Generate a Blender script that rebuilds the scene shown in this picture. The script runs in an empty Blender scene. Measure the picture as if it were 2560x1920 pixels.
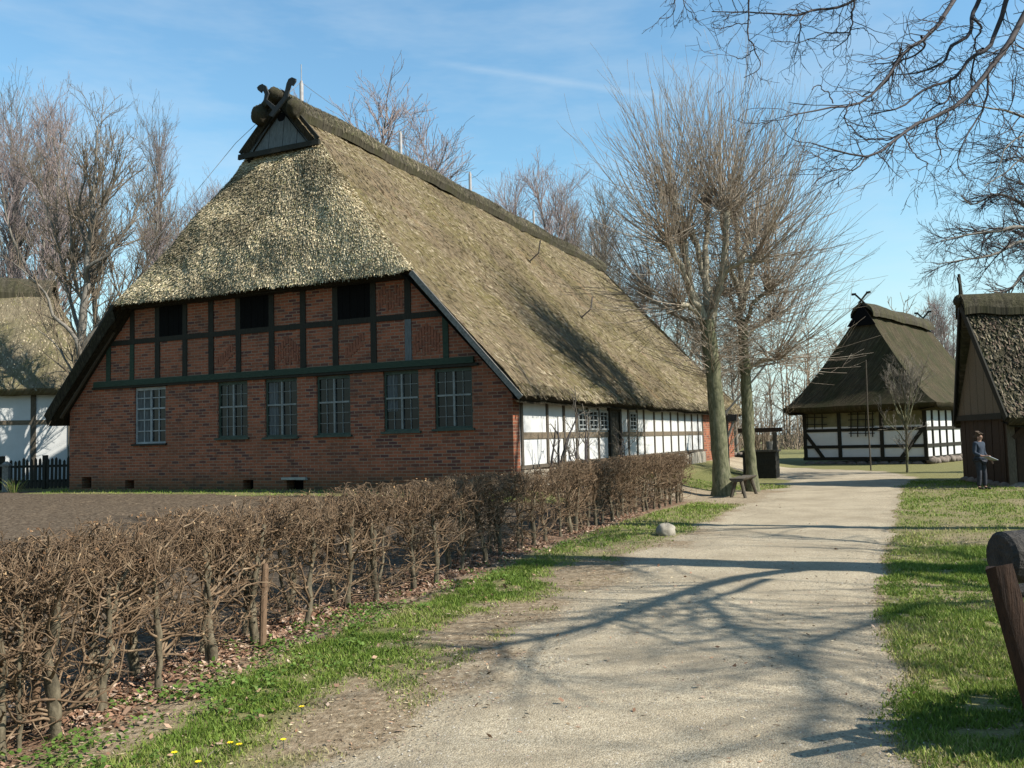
import bpy, math, random
import numpy as np
from mathutils import Matrix, Vector
SC = bpy.context.scene
COL = SC.collection
R = math.radians
PI = math.pi

# ---------------------------------------------------------------- mesh helpers
class MB:
    """collects faces; build() links them as one mesh object"""
    def __init__(s):
        s.v = []; s.f = []; s.uv = []; s.arr = []
    def face(s, pts, uv=None):
        i = len(s.v)
        s.v.extend([tuple(map(float, p)) for p in pts])
        s.f.append(tuple(range(i, i + len(pts))))
        s.uv.append(uv)
    def box(s, x0, x1, y0, y1, z0, z1, jit=0, rng=None):
        c = [(x, y, z) for z in (z0, z1) for y in (y0, y1) for x in (x0, x1)]
        if jit:
            c = [tuple(q + rng.uniform(-jit, jit) for q in p) for p in c]
        s.hexa(c)
    def hexa(s, c):
        # c: 8 corners, index = x + 2y + 4z
        for q in ((0, 2, 3, 1), (4, 5, 7, 6), (0, 1, 5, 4), (2, 6, 7, 3), (0, 4, 6, 2), (1, 3, 7, 5)):
            p = [c[k] for k in q]
            a = Vector(p[1]) - Vector(p[0]); b = Vector(p[3]) - Vector(p[0])
            la, lb = a.length, b.length
            s.face(p, [(0, 0), (la, 0), (la, lb), (0, lb)] if la > lb else [(0, 0), (0, la), (lb, la), (lb, 0)])
    def bar(s, p, q, w, h, up=(0, 0, 1)):
        """rectangular bar from p to q; w across, h along 'up'"""
        p = Vector(p); q = Vector(q); d = (q - p).normalized(); up = Vector(up)
        sx = d.cross(up)
        if sx.length < 1e-4: sx = d.cross(Vector((1, 0, 0)))
        sx.normalize(); uz = sx.cross(d).normalized()
        c = []
        for k in (-1, 1):
            for e in (p, q):
                for x in (-1, 1):
                    c.append(tuple(e + sx * (x * w / 2) + uz * (k * h / 2)))
        s.hexa(c)
    def prism(s, poly, off):
        """poly: 3D outline, extruded by vector off"""
        a = [Vector(p) for p in poly]; b = [p + Vector(off) for p in a]
        s.face(a[::-1]); s.face(b)
        n = len(a)
        for i in range(n):
            j = (i + 1) % n
            s.face([a[i], a[j], b[j], b[i]])
    def tube(s, pts, rad, k=8, cap=True):
        pts = [Vector(p) for p in pts]; n = len(pts)
        if not hasattr(rad, '__len__'): rad = [rad] * n
        ref = (pts[-1] - pts[0]).normalized()
        ax = Vector((1, 0, 0)) if abs(ref.x) < .7 else Vector((0, 1, 0))
        rings = []
        for i, p in enumerate(pts):
            t = (pts[min(i + 1, n - 1)] - pts[max(i - 1, 0)]).normalized()
            u = t.cross(ax).normalized(); w = t.cross(u)
            rings.append([p + (u * math.cos(2 * PI * j / k) + w * math.sin(2 * PI * j / k)) * rad[i] for j in range(k)])
        for i in range(n - 1):
            for j in range(k):
                j2 = (j + 1) % k
                s.face([rings[i][j], rings[i][j2], rings[i + 1][j2], rings[i + 1][j]][::-1])
        if cap:
            s.face(rings[0]); s.face(rings[-1][::-1])
    def grid(s, P, UV=None, flip=False):
        """P: array (n, m, 3)"""
        s.arr.append((np.asarray(P, float), UV, flip))
    def build(s, name, mat, parent=None, smooth=False, weld=False):
        me = bpy.data.meshes.new(name)
        V = [np.array(s.v, float).reshape(-1, 3)]; nv = len(s.v)
        sizes = [len(f) for f in s.f]; loops = [np.array([i for f in s.f for i in f], int)]
        uvs = []
        for f, u in zip(s.f, s.uv):
            uvs.extend(u if u else [(0, 0)] * len(f))
        uvs = [np.array(uvs, float).reshape(-1, 2)]
        for P, UV, flip in s.arr:
            n, m = P.shape[:2]
            idx = np.arange(n * m).reshape(n, m) + nv
            q = np.stack([idx[:-1, :-1], idx[1:, :-1], idx[1:, 1:], idx[:-1, 1:]], -1).reshape(-1, 4)
            if flip: q = q[:, ::-1]
            V.append(P.reshape(-1, 3)); loops.append(q.ravel()); sizes += [4] * len(q)
            uvs.append((UV.reshape(-1, 2)[(q - nv).ravel()]) if UV is not None else np.zeros((q.size, 2)))
            nv += n * m
        fill_mesh(me, np.concatenate(V), np.concatenate(loops), np.array(sizes), smooth, np.concatenate(uvs))
        return link(name, me, mat, parent)

def fill_mesh(me, V, loops, sizes, smooth=False, uv=None):
    me.vertices.add(len(V)); me.vertices.foreach_set('co', np.ascontiguousarray(V, dtype=np.float32).ravel())
    me.loops.add(len(loops)); me.loops.foreach_set('vertex_index', np.ascontiguousarray(loops, dtype=np.int32))
    st = np.concatenate([[0], np.cumsum(sizes)[:-1]]) if len(sizes) else np.array([], int)
    me.polygons.add(len(sizes)); me.polygons.foreach_set('loop_start', st.astype(np.int32))
    me.polygons.foreach_set('loop_total', np.asarray(sizes, dtype=np.int32))
    if smooth: me.polygons.foreach_set('use_smooth', np.ones(len(sizes), dtype=bool))
    if uv is not None:
        l = me.uv_layers.new(name='UVMap'); l.data.foreach_set('uv', np.ascontiguousarray(uv, dtype=np.float32).ravel())
    me.update(calc_edges=True); me.validate()

def link(name, me, mat, parent=None):
    o = bpy.data.objects.new(name, me); COL.objects.link(o)
    if mat is not None: me.materials.append(mat)
    if parent is not None: o.parent = parent
    return o

def tag(o, label, cat, group=None):
    o['label'] = label; o['category'] = cat
    if group: o['group'] = group
    return o
def struct(o, kind='structure'):
    o['kind'] = kind; return o
def empty(name, loc=(0, 0, 0), rz=0, label=None, cat=None, group=None):
    o = bpy.data.objects.new(name, None); COL.objects.link(o)
    o.location = loc; o.rotation_euler = (0, 0, rz); o.empty_display_size = .2
    if label: tag(o, label, cat, group)
    return o
def dup(root, loc, rz, scale=(1, 1, 1), label=None, group=None):
    c = root.copy(); COL.objects.link(c); c.location = loc; c.rotation_euler = (0, 0, rz); c.scale = scale
    if label: c['label'] = label
    if group: c['group'] = group
    for ch in list(root.children):
        d = ch.copy(); COL.objects.link(d); d.parent = c
    return c

# ---------------------------------------------------------------- noise in numpy
_perm = np.random.RandomState(7).rand(256, 256)
def vnoise(x, y):
    x = np.asarray(x, float); y = np.asarray(y, float)
    xi = np.floor(x).astype(int); yi = np.floor(y).astype(int)
    fx = x - xi; fy = y - yi; fx = fx * fx * (3 - 2 * fx); fy = fy * fy * (3 - 2 * fy)
    g = lambda a, b: _perm[a % 256, b % 256]
    return (g(xi, yi) * (1 - fx) + g(xi + 1, yi) * fx) * (1 - fy) + (g(xi, yi + 1) * (1 - fx) + g(xi + 1, yi + 1) * fx) * fy
def fbm(x, y, o=3):
    s = 0; a = 1; t = 0
    for i in range(o):
        s = s + a * vnoise(x * 2 ** i + 17 * i, y * 2 ** i + 31 * i); t += a; a *= .5
    return s / t
def sstep(a, b, x):
    t = np.clip((x - a) / (b - a), 0, 1); return t * t * (3 - 2 * t)

# ---------------------------------------------------------------- tubes for branches
def tube_arrays(groups, k=3):
    """groups: list of (P (m,n,3), Rad (m,n)); returns V, quads"""
    Vs, Qs = [], []; base = 0
    for P, Rd in groups:
        m, n = P.shape[:2]
        if m == 0: continue
        T = np.empty_like(P); T[:, 1:-1] = P[:, 2:] - P[:, :-2]; T[:, 0] = P[:, 1] - P[:, 0]; T[:, -1] = P[:, -1] - P[:, -2]
        T /= np.linalg.norm(T, axis=2, keepdims=True) + 1e-9
        mean = P[:, -1] - P[:, 0]
        ref = np.eye(3)[np.argmin(np.abs(mean), axis=1)][:, None, :]
        U = np.cross(T, ref); U /= np.linalg.norm(U, axis=2, keepdims=True) + 1e-9
        W = np.cross(T, U)
        a = np.arange(k) * 2 * PI / k
        ring = P[:, :, None, :] + Rd[:, :, None, None] * (U[:, :, None, :] * np.cos(a)[None, None, :, None] + W[:, :, None, :] * np.sin(a)[None, None, :, None])
        Vs.append(ring.reshape(-1, 3))
        idx = np.arange(m * n * k).reshape(m, n, k) + base
        a0 = idx[:, :-1, :]; a1 = np.roll(a0, -1, axis=2); b0 = idx[:, 1:, :]; b1 = np.roll(b0, -1, axis=2)
        Qs.append(np.stack([a0, b0, b1, a1], -1).reshape(-1, 4)); base += m * n * k
    return np.concatenate(Vs), np.concatenate(Qs)
def tubes_obj(name, groups, mat, parent=None, k=3, kgroups=None):
    parts = [(groups, k)] + (kgroups or [])
    Vs, Qs = [], []; b = 0
    for g, kk in parts:
        if not g: continue
        V, Q = tube_arrays(g, kk); Vs.append(V); Qs.append(Q + b); b += len(V)
    V = np.concatenate(Vs); Q = np.concatenate(Qs)
    me = bpy.data.meshes.new(name); fill_mesh(me, V, Q.ravel(), np.full(len(Q), 4), True)
    return link(name, me, mat, parent)
def unit(v): return v / (np.linalg.norm(v, axis=-1, keepdims=True) + 1e-9)
def grow(rs, P0, D, L, n, up=0.0, wig=.1, zmin=None):
    m = len(P0); P = np.empty((m, n, 3)); P[:, 0] = P0; D = unit(D)
    for i in range(1, n):
        D = D + rs.normal(0, wig, (m, 3)); D[:, 2] += up
        D = unit(D); P[:, i] = P[:, i - 1] + D * (L / (n - 1))[:, None]
    return P
def taper(r0, r1, n):
    t = np.linspace(0, 1, n)[None, :]
    return r0[:, None] * (1 - t) + r1[:, None] * t
def sample(rs, P, Rd, cnt, t0, t1, weight=None):
    m, n = P.shape[:2]
    L = np.linalg.norm(np.diff(P, axis=1), axis=2).sum(1)
    p = L / L.sum() if weight is None else weight / weight.sum()
    i = rs.choice(m, cnt, p=p); t = rs.uniform(t0, t1, cnt) * (n - 1); k = np.minimum(t.astype(int), n - 2); f = (t - k)[:, None]
    pos = P[i, k] * (1 - f) + P[i, k + 1] * f
    tan = unit(P[i, k + 1] - P[i, k]); r = Rd[i, k] * (1 - f[:, 0]) + Rd[i, k + 1] * f[:, 0]
    return pos, tan, r, L[i], t / (n - 1)
def side_dirs(rs, tan, ang, spread=.25):
    rnd = rs.normal(0, 1, tan.shape); perp = unit(rnd - (rnd * tan).sum(1, keepdims=True) * tan)
    a = ang + rs.normal(0, spread, len(tan)); return tan * np.cos(a)[:, None] + perp * np.sin(a)[:, None]
def resample(pts, n):
    p = np.array(pts, float); d = np.concatenate([[0], np.cumsum(np.linalg.norm(np.diff(p, axis=0), axis=1))])
    # smooth by Catmull-Rom like cubic through cumulative length
    t = np.linspace(0, d[-1], n); out = np.empty((n, 3))
    tan = np.gradient(p, d, axis=0)
    j = np.clip(np.searchsorted(d, t) - 1, 0, len(p) - 2); h = d[j + 1] - d[j]; s = ((t - d[j]) / h)[:, None]; h = h[:, None]
    out = (2 * s**3 - 3 * s**2 + 1) * p[j] + (s**3 - 2 * s**2 + s) * h * tan[j] + (-2 * s**3 + 3 * s**2) * p[j + 1] + (s**3 - s**2) * h * tan[j + 1]
    return out

# ---------------------------------------------------------------- materials
def new_mat(name):
    m = bpy.data.materials.new(name); m.use_nodes = True
    nt = m.node_tree; b = nt.nodes['Principled BSDF']
    b.inputs['Specular IOR Level'].default_value = .25
    return m, nt, b
def nd(nt, t, **kw):
    n = nt.nodes.new(t)
    for k, v in kw.items():
        if k in n.inputs: n.inputs[k].default_value = v
        else: setattr(n, k, v)
    return n
def coords(nt, kind='Object', scale=(1, 1, 1)):
    tc = nt.nodes.new('ShaderNodeTexCoord'); mp = nt.nodes.new('ShaderNodeMapping')
    mp.inputs['Scale'].default_value = scale
    nt.links.new(tc.outputs[kind], mp.inputs['Vector']); return mp.outputs['Vector']
def noise(nt, vec, scale=5, detail=4, rough=.6, out='Fac'):
    n = nd(nt, 'ShaderNodeTexNoise'); n.inputs['Scale'].default_value = scale; n.inputs['Detail'].default_value = detail
    n.inputs['Roughness'].default_value = rough; nt.links.new(vec, n.inputs['Vector']); return n.outputs[out]
def ramp(nt, fac, stops):
    r = nt.nodes.new('ShaderNodeValToRGB'); e = r.color_ramp.elements
    while len(e) < len(stops): e.new(.5)
    for k, (p, c) in enumerate(stops):
        e[k].position = p; e[k].color = (*c, 1) if len(c) == 3 else c
    nt.links.new(fac, r.inputs['Fac']); return r.outputs['Color']
def mix(nt, fac, a, b, mode='MIX'):
    m = nt.nodes.new('ShaderNodeMix'); m.data_type = 'RGBA'; m.blend_type = mode
    for sock, v in ((m.inputs[0], fac), (m.inputs[6], a), (m.inputs[7], b)):
        if isinstance(v, (int, float)): sock.default_value = v
        elif isinstance(v, tuple): sock.default_value = (*v, 1)
        else: nt.links.new(v, sock)
    return m.outputs[2]
def math_(nt, op, a, b=0.0, clamp=False):
    m = nt.nodes.new('ShaderNodeMath'); m.operation = op; m.use_clamp = clamp
    for sock, v in ((m.inputs[0], a), (m.inputs[1], b)):
        if isinstance(v, (int, float)): sock.default_value = v
        else: nt.links.new(v, sock)
    return m.outputs[0]
def bump(nt, b, h, strength=.4, dist=.02):
    n = nt.nodes.new('ShaderNodeBump'); n.inputs['Strength'].default_value = strength; n.inputs['Distance'].default_value = dist
    nt.links.new(h, n.inputs['Height']); nt.links.new(n.outputs['Normal'], b.inputs['Normal'])
def attr(nt, name, out='Fac'):
    a = nt.nodes.new('ShaderNodeAttribute'); a.attribute_name = name; return a.outputs[out]

def simple(name, c1, c2, scale=6, stretch=(1, 1, 1), rough=.8, bs=.3, bd=.01, c3=None, spec=.2, kind='Object', detail=5):
    m, nt, b = new_mat(name)
    v = coords(nt, kind, stretch); f = noise(nt, v, scale, detail, .65)
    st = [(.3, c1), (.7, c2)] if c3 is None else [(.28, c1), (.5, c2), (.72, c3)]
    nt.links.new(ramp(nt, f, st), b.inputs['Base Color'])
    b.inputs['Roughness'].default_value = rough; b.inputs['Specular IOR Level'].default_value = spec
    if bs: bump(nt, b, f, bs, bd)
    return m

def thatch_mat(name, dark, mid, light, moss, moss_amt=.5, streak=(26, 2.2), moss_scale=.55, bs=.9, warm=None):
    m, nt, b = new_mat(name)
    v = coords(nt, 'UV', (streak[0], streak[1], 1)); v1 = coords(nt, 'UV', (1, 1, 1)); v2 = coords(nt, 'UV', (1, .6, 1))
    f = noise(nt, v, 1.0, 5, .7); g = noise(nt, v1, 7, 4, .7)
    col = ramp(nt, f, [(.30, dark), (.5, mid), (.70, light)])
    col = mix(nt, math_(nt, 'MULTIPLY', math_(nt, 'SUBTRACT', g, .45, True), 1.6, True), col, dark)
    mm = noise(nt, v2, moss_scale, 5, .62)
    mf = math_(nt, 'MULTIPLY', math_(nt, 'MULTIPLY', math_(nt, 'SUBTRACT', mm, .5 - .12 * moss_amt), 7, True), moss_amt, True)
    fine = noise(nt, v1, 24, 3, .6)
    mf = math_(nt, 'MULTIPLY', mf, math_(nt, 'ADD', fine, .35), True)
    col = mix(nt, mf, col, moss)
    med = noise(nt, coords(nt, 'UV', (7, .55, 1)), 1.0, 4, .65)
    col = mix(nt, math_(nt, 'MULTIPLY', math_(nt, 'SUBTRACT', .52, med), 3.2, True), col, dark)
    col = mix(nt, math_(nt, 'MULTIPLY', math_(nt, 'SUBTRACT', med, .56), 2.6, True), col, light)
    if warm:
        wf = noise(nt, coords(nt, 'UV', (.9, .25, 1)), .8, 4, .6)
        col = mix(nt, math_(nt, 'MULTIPLY', math_(nt, 'SUBTRACT', wf, .56), 4, True), col, warm)
    nt.links.new(col, b.inputs['Base Color']); b.inputs['Roughness'].default_value = .95; b.inputs['Specular IOR Level'].default_value = .05
    h = math_(nt, 'ADD', f, math_(nt, 'MULTIPLY', g, .8)); bump(nt, b, h, bs, .05)
    return m

def brick_mat(name, c1, c2, mortar, dirt, bw=.25, bh=.079):
    m, nt, b = new_mat(name)
    tc = nt.nodes.new('ShaderNodeTexCoord')
    wob = noise(nt, tc.outputs['UV'], 9, 2, .5, 'Color')
    add = nd(nt, 'ShaderNodeVectorMath', operation='MULTIPLY_ADD'); nt.links.new(wob, add.inputs[0])
    add.inputs[1].default_value = (.014, .014, 0); nt.links.new(tc.outputs['UV'], add.inputs[2])
    br = nt.nodes.new('ShaderNodeTexBrick'); nt.links.new(add.outputs[0], br.inputs['Vector'])
    br.inputs['Scale'].default_value = 1; br.inputs['Brick Width'].default_value = bw; br.inputs['Row Height'].default_value = bh
    br.inputs['Mortar Size'].default_value = .010; br.inputs['Mortar Smooth'].default_value = .3; br.inputs['Bias'].default_value = -.1
    br.inputs['Color1'].default_value = (*c1, 1); br.inputs['Color2'].default_value = (*c2, 1); br.inputs['Mortar'].default_value = (*mortar, 1)
    # brick to brick variation of hue: a second brick lattice read as pure black / white
    b2 = nt.nodes.new('ShaderNodeTexBrick'); nt.links.new(add.outputs[0], b2.inputs['Vector'])
    b2.inputs['Scale'].default_value = 1; b2.inputs['Brick Width'].default_value = bw; b2.inputs['Row Height'].default_value = bh
    b2.inputs['Mortar Size'].default_value = 0; b2.inputs['Color1'].default_value = (0, 0, 0, 1); b2.inputs['Color2'].default_value = (1, 1, 1, 1)
    b2.offset = .5; b2.inputs['Bias'].default_value = 0
    burnt = math_(nt, 'MULTIPLY', math_(nt, 'SUBTRACT', b2.outputs['Color'], .72, True), 3.0, True)
    big = noise(nt, tc.outputs['UV'], .55, 4, .6)
    col = mix(nt, math_(nt, 'MULTIPLY', burnt, math_(nt, 'MULTIPLY', br.outputs['Fac'], -1), True), br.outputs['Color'], (.1, .05, .06))
    inv = math_(nt, 'SUBTRACT', 1, br.outputs['Fac'])
    col = mix(nt, math_(nt, 'MULTIPLY', burnt, inv), br.outputs['Color'], (.066, .034, .034))
    col = mix(nt, math_(nt, 'MULTIPLY', math_(nt, 'SUBTRACT', big, .45, True), 1.6, True), col, dirt)
    st = noise(nt, tc.outputs['UV'], 2.6, 6, .72)
    col = mix(nt, math_(nt, 'MULTIPLY', math_(nt, 'SUBTRACT', st, .52, True), 3.4, True), col, (dirt[0] * .6, dirt[1] * .6, dirt[2] * .7))
    # green algae near the foot of the wall
    sx = nt.nodes.new('ShaderNodeSeparateXYZ'); nt.links.new(tc.outputs['UV'], sx.inputs[0])
    low = math_(nt, 'MULTIPLY', math_(nt, 'SUBTRACT', .75, math_(nt, 'ADD', sx.outputs['Y'], math_(nt, 'MULTIPLY', big, .5))), 1.8, True)
    col = mix(nt, math_(nt, 'MULTIPLY', low, .7), col, (.04, .042, .02))
    nt.links.new(col, b.inputs['Base Color']); b.inputs['Roughness'].default_value = .9; b.inputs['Specular IOR Level'].default_value = .1
    fine = noise(nt, tc.outputs['UV'], 60, 3, .6)
    bump(nt, b, math_(nt, 'SUBTRACT', math_(nt, 'MULTIPLY', fine, .3), br.outputs['Fac']), .5, .008)
    return m

M = {}
M['brick'] = brick_mat('brick', (.26, .085, .044), (.135, .05, .03), (.215, .152, .105), (.10, .055, .034))
M['brick_unit'] = simple('brick_unit', (.215, .078, .042), (.125, .05, .03), 9, bs=.3, bd=.004)
M['timber_black'] = simple('timber_black', (.010, .009, .006), (.027, .025, .017), 5, (14, 14, 1.2), bs=.4)
M['timber_green'] = simple('timber_green', (.013, .026, .017), (.032, .048, .03), 4, (2, 10, 10), bs=.3)
M['timber_grey'] = simple('timber_grey', (.075, .072, .062), (.2, .188, .162), 5, (4, 4, 4), bs=.4)
M['timber_oak'] = simple('timber_oak', (.035, .028, .021), (.105, .088, .064), 6, (12, 12, 1.5), bs=.5)
M['timber_rail'] = simple('timber_rail', (.07, .054, .036), (.17, .135, .092), 6, (2, 2, 12), bs=.5)
M['timber_brown'] = simple('timber_brown', (.016, .010, .006), (.05, .029, .017), 6, (14, 14, 1.5), bs=.5)
M['bark_log'] = simple('bark_log', (.012, .011, .010), (.04, .035, .03), 7, (3, 3, 3), bs=.9, bd=.03)
M['tar_and_void'] = simple('tar_and_void', (.003, .003, .003), (.007, .0065, .006), 6, (12, 12, 1), rough=.9, spec=.05)  # tarred hatch boards, and black that paints the unlit inside of openings
M['slate_board'] = simple('slate_board', (.06, .067, .068), (.12, .13, .127), 4, (9, 9, 1.2), bs=.3)
M['plaster'] = simple('plaster', (.40, .40, .385), (.47, .47, .455), 2.2, rough=.95, bs=.25, bd=.02)
M['plaster_shade_side'] = simple('plaster_shade_side', (.48, .485, .465), (.56, .56, .54), 1.6, rough=.95, bs=.2, bd=.02)  # copy of the white plaster for shaded barn walls, lightened against the shade
M['plaster_ochre'] = simple('plaster_ochre', (.10, .095, .048), (.18, .17, .10), 1.5, rough=.95, bs=.2, bd=.02)
M['frame_green'] = simple('frame_green', (.022, .036, .026), (.05, .068, .05), 6, rough=.55, bs=.1)
M['frame_white'] = simple('frame_white', (.16, .17, .165), (.28, .295, .29), 6, rough=.5, bs=.1)
M['stone'] = simple('stone', (.13, .115, .09), (.24, .215, .17), 3.5, rough=.9, bs=.6, bd=.03, c3=(.32, .29, .235))
M['stone_field'] = simple('stone_field', (.06, .05, .04), (.2, .165, .135), 3.0, rough=.9, bs=.8, bd=.05)
M['stone_slab'] = simple('stone_slab', (.16, .165, .14), (.27, .27, .23), 5, rough=.9, bs=.4)
M['metal'] = simple('metal', (.22, .2, .19), (.34, .32, .3), 8, rough=.45, bs=.1, spec=.5)
M['iron'] = simple('iron', (.02, .018, .016), (.05, .04, .035), 10, rough=.6)
M['wire'] = simple('wire', (.2, .2, .2), (.3, .3, .3), 10, rough=.5, bs=0)
m, nt, b = new_mat('glass_pane'); gl = noise(nt, coords(nt, 'Object'), 3, 2, .5)
nt.links.new(ramp(nt, gl, [(.3, (.003, .004, .004)), (.75, (.011, .014, .014))]), b.inputs['Base Color'])
b.inputs['Roughness'].default_value = .12; b.inputs['Specular IOR Level'].default_value = .22; bump(nt, b, gl, .05, .02); M['glass'] = m
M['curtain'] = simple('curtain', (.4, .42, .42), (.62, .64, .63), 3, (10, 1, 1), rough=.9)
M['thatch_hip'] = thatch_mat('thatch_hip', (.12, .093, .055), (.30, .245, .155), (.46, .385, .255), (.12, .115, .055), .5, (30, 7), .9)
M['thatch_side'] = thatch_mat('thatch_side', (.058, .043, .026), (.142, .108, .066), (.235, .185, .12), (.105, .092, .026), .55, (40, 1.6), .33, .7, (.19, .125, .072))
M['thatch_old'] = thatch_mat('thatch_old', (.016, .014, .010), (.055, .046, .03), (.115, .098, .068), (.028, .032, .013), .7, (16, 3), 1.2)
M['thatch_far'] = thatch_mat('thatch_far', (.022, .018, .012), (.055, .045, .028), (.1, .083, .052), (.026, .032, .013), .6, (16, 1.6), .8)
M['thatch_left'] = thatch_mat('thatch_left', (.07, .058, .037), (.145, .12, .077), (.21, .18, .12), (.085, .08, .03), .5, (18, 3), .8)
M['ridge_cap'] = thatch_mat('ridge_cap', (.02, .018, .014), (.058, .051, .037), (.105, .09, .064), (.048, .047, .02), .6, (9, 9), 1.2)
M['shaded_thatch_edge'] = thatch_mat('shaded_thatch_edge', (.01, .008, .006), (.03, .025, .016), (.06, .05, .033), (.02, .022, .01), .4, (20, 8), 1.0)  # darkened thatch copy: eave and verge shade put into the colour
m, nt, b = new_mat('straw'); 
c = attr(nt, 'tint', 'Color'); nt.links.new(c, b.inputs['Base Color']); b.inputs['Roughness'].default_value = .9; b.inputs['Specular IOR Level'].default_value = .1; M['tint'] = m
m, nt, b = new_mat('blade_of_grass'); c = attr(nt, 'tint', 'Color'); nt.links.new(c, b.inputs['Base Color']); b.inputs['Roughness'].default_value = .7
tr = nt.nodes.new('ShaderNodeBsdfTranslucent'); nt.links.new(c, tr.inputs['Color']); ad = nt.nodes.new('ShaderNodeMixShader'); ad.inputs[0].default_value = .3
nt.links.new(b.outputs[0], ad.inputs[1]); nt.links.new(tr.outputs[0], ad.inputs[2]); nt.links.new(ad.outputs[0], nt.nodes['Material Output'].inputs['Surface']); M['grass'] = m
M['bark_lime'] = simple('bark_lime', (.035, .038, .02), (.10, .10, .054), 5, (3, 3, 1), bs=.7, bd=.03, c3=(.17, .155, .10))
M['bark_grey'] = simple('bark_grey', (.085, .075, .06), (.20, .18, .15), 6, (3, 3, 1), bs=.6, bd=.02)
M['shoot_red'] = simple('shoot_red', (.11, .078, .056), (.23, .185, .138), 2.5, bs=0, c3=(.38, .33, .255))
M['twig_mauve'] = simple('twig_mauve', (.16, .122, .112), (.26, .212, .2), .5, bs=0)
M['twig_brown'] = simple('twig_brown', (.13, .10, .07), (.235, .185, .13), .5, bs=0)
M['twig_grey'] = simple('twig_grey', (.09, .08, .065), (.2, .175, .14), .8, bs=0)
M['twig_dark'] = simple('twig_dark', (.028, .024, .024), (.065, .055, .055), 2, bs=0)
M['hedge_trunk'] = simple('hedge_trunk', (.035, .029, .019), (.095, .078, .05), 12, (2, 2, 1), bs=.8, bd=.01, c3=(.18, .15, .10))
M['bark_limb'] = simple('bark_limb', (.09, .082, .055), (.24, .215, .155), 5, (3, 3, 1), bs=.6, bd=.02, c3=(.38, .34, .26))
M['hedge_twig'] = simple('hedge_twig', (.045, .027, .016), (.12, .078, .045), 8, bs=0, c3=(.25, .185, .12))
# ---------------------------------------------------------------- plan of the place (metres, camera at the origin)
YAW = R(65.606); SD = np.array([math.cos(YAW), math.sin(YAW)]); GD = np.array([-SD[1], SD[0]])
HO = np.array([0, 20.39]); HZ = .595; HROT = YAW - PI / 2
GW = 14.58
def hloc(x, y):
    dx = x - HO[0]; dy = y - HO[1]; return dx * GD[0] + dy * GD[1], dx * SD[0] + dy * SD[1]
HEDGE = np.array([(-4.6, -1.0), (-3.6, 2.6), (-2.95, 5.2), (-2.80, 6.0), (-2.5, 7.3), (-2.12, 8.4), (-1.72, 9.6), (-1.3, 10.5), (-.78, 12.0), (-.25, 13.4), (.27, 14.6), (.85, 15.9), (1.76, 18.1), (3.0, 20.6), (4.32, 23.17), (12.6, 41.4), (30, 80)])
def hx(y): return np.interp(y, HEDGE[:, 1], HEDGE[:, 0])
def hedge_dist(x, y): return (hx(y) - x) * .92          # > 0 on the garden side
def house_dist(x, y):
    a, b = hloc(x, y)
    da = np.maximum(np.maximum(-a, a - GW), 0); db = np.maximum(np.maximum(-b, b - 27.5), 0)
    return np.hypot(da, db)
def zg(x, y):
    x = np.asarray(x, float); y = np.asarray(y, float)
    dh = np.maximum(hedge_dist(x, y), 0); dd = house_dist(x, y)
    t = dh / (dh + dd + .02); t = t * t * (3 - 2 * t) * .3 + t * .7
    z = .57 * t
    z = z + .05 * (fbm(x * .6, y * .6, 3) - .5) * sstep(1.0, 4, np.hypot(x, y) + 1) + .02 * (fbm(x * 3, y * 3, 2) - .5)
    return z
PATH_L = [(-1.6, -6), (-1.35, 2.5), (-.99, 4.51), (-.67, 5.29), (-.39, 6.21), (.04, 7.69), (.88, 9.79), (2.11, 13.29), (3.62, 16.7), (4.9, 19.9), (7.0, 23.9), (8.0, 26.5), (9.4, 30.43), (10.3, 33.1), (9.5, 38.0), (7.0, 45.0)]
PATH_R = [(2.0, -6), (1.84, 4.33), (2.2, 5.41), (2.89, 7.22), (4.26, 10.54), (8.92, 20.79), (12.3, 28.2), (14.6, 32.2), (15.6, 37.5), (14.0, 43.0), (11, 46.5)]
PATH = np.array(PATH_L + PATH_R[::-1])
def sdist(x, y, poly):
    """signed distance, > 0 inside"""
    x = np.asarray(x, float); y = np.asarray(y, float); d = np.full(x.shape, 1e9); ins = np.zeros(x.shape, bool)
    n = len(poly)
    for i in range(n):
        x0, y0 = poly[i]; x1, y1 = poly[(i + 1) % n]
        ex, ey = x1 - x0, y1 - y0; t = np.clip(((x - x0) * ex + (y - y0) * ey) / (ex * ex + ey * ey), 0, 1)
        d = np.minimum(d, np.hypot(x - x0 - t * ex, y - y0 - t * ey))
        c = ((y0 > y) != (y1 > y))
        with np.errstate(divide='ignore', invalid='ignore'):
            c &= x < (x1 - x0) * (y - y0) / (y1 - y0) + x0
        ins ^= c
    return np.where(ins, d, -d)
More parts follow.
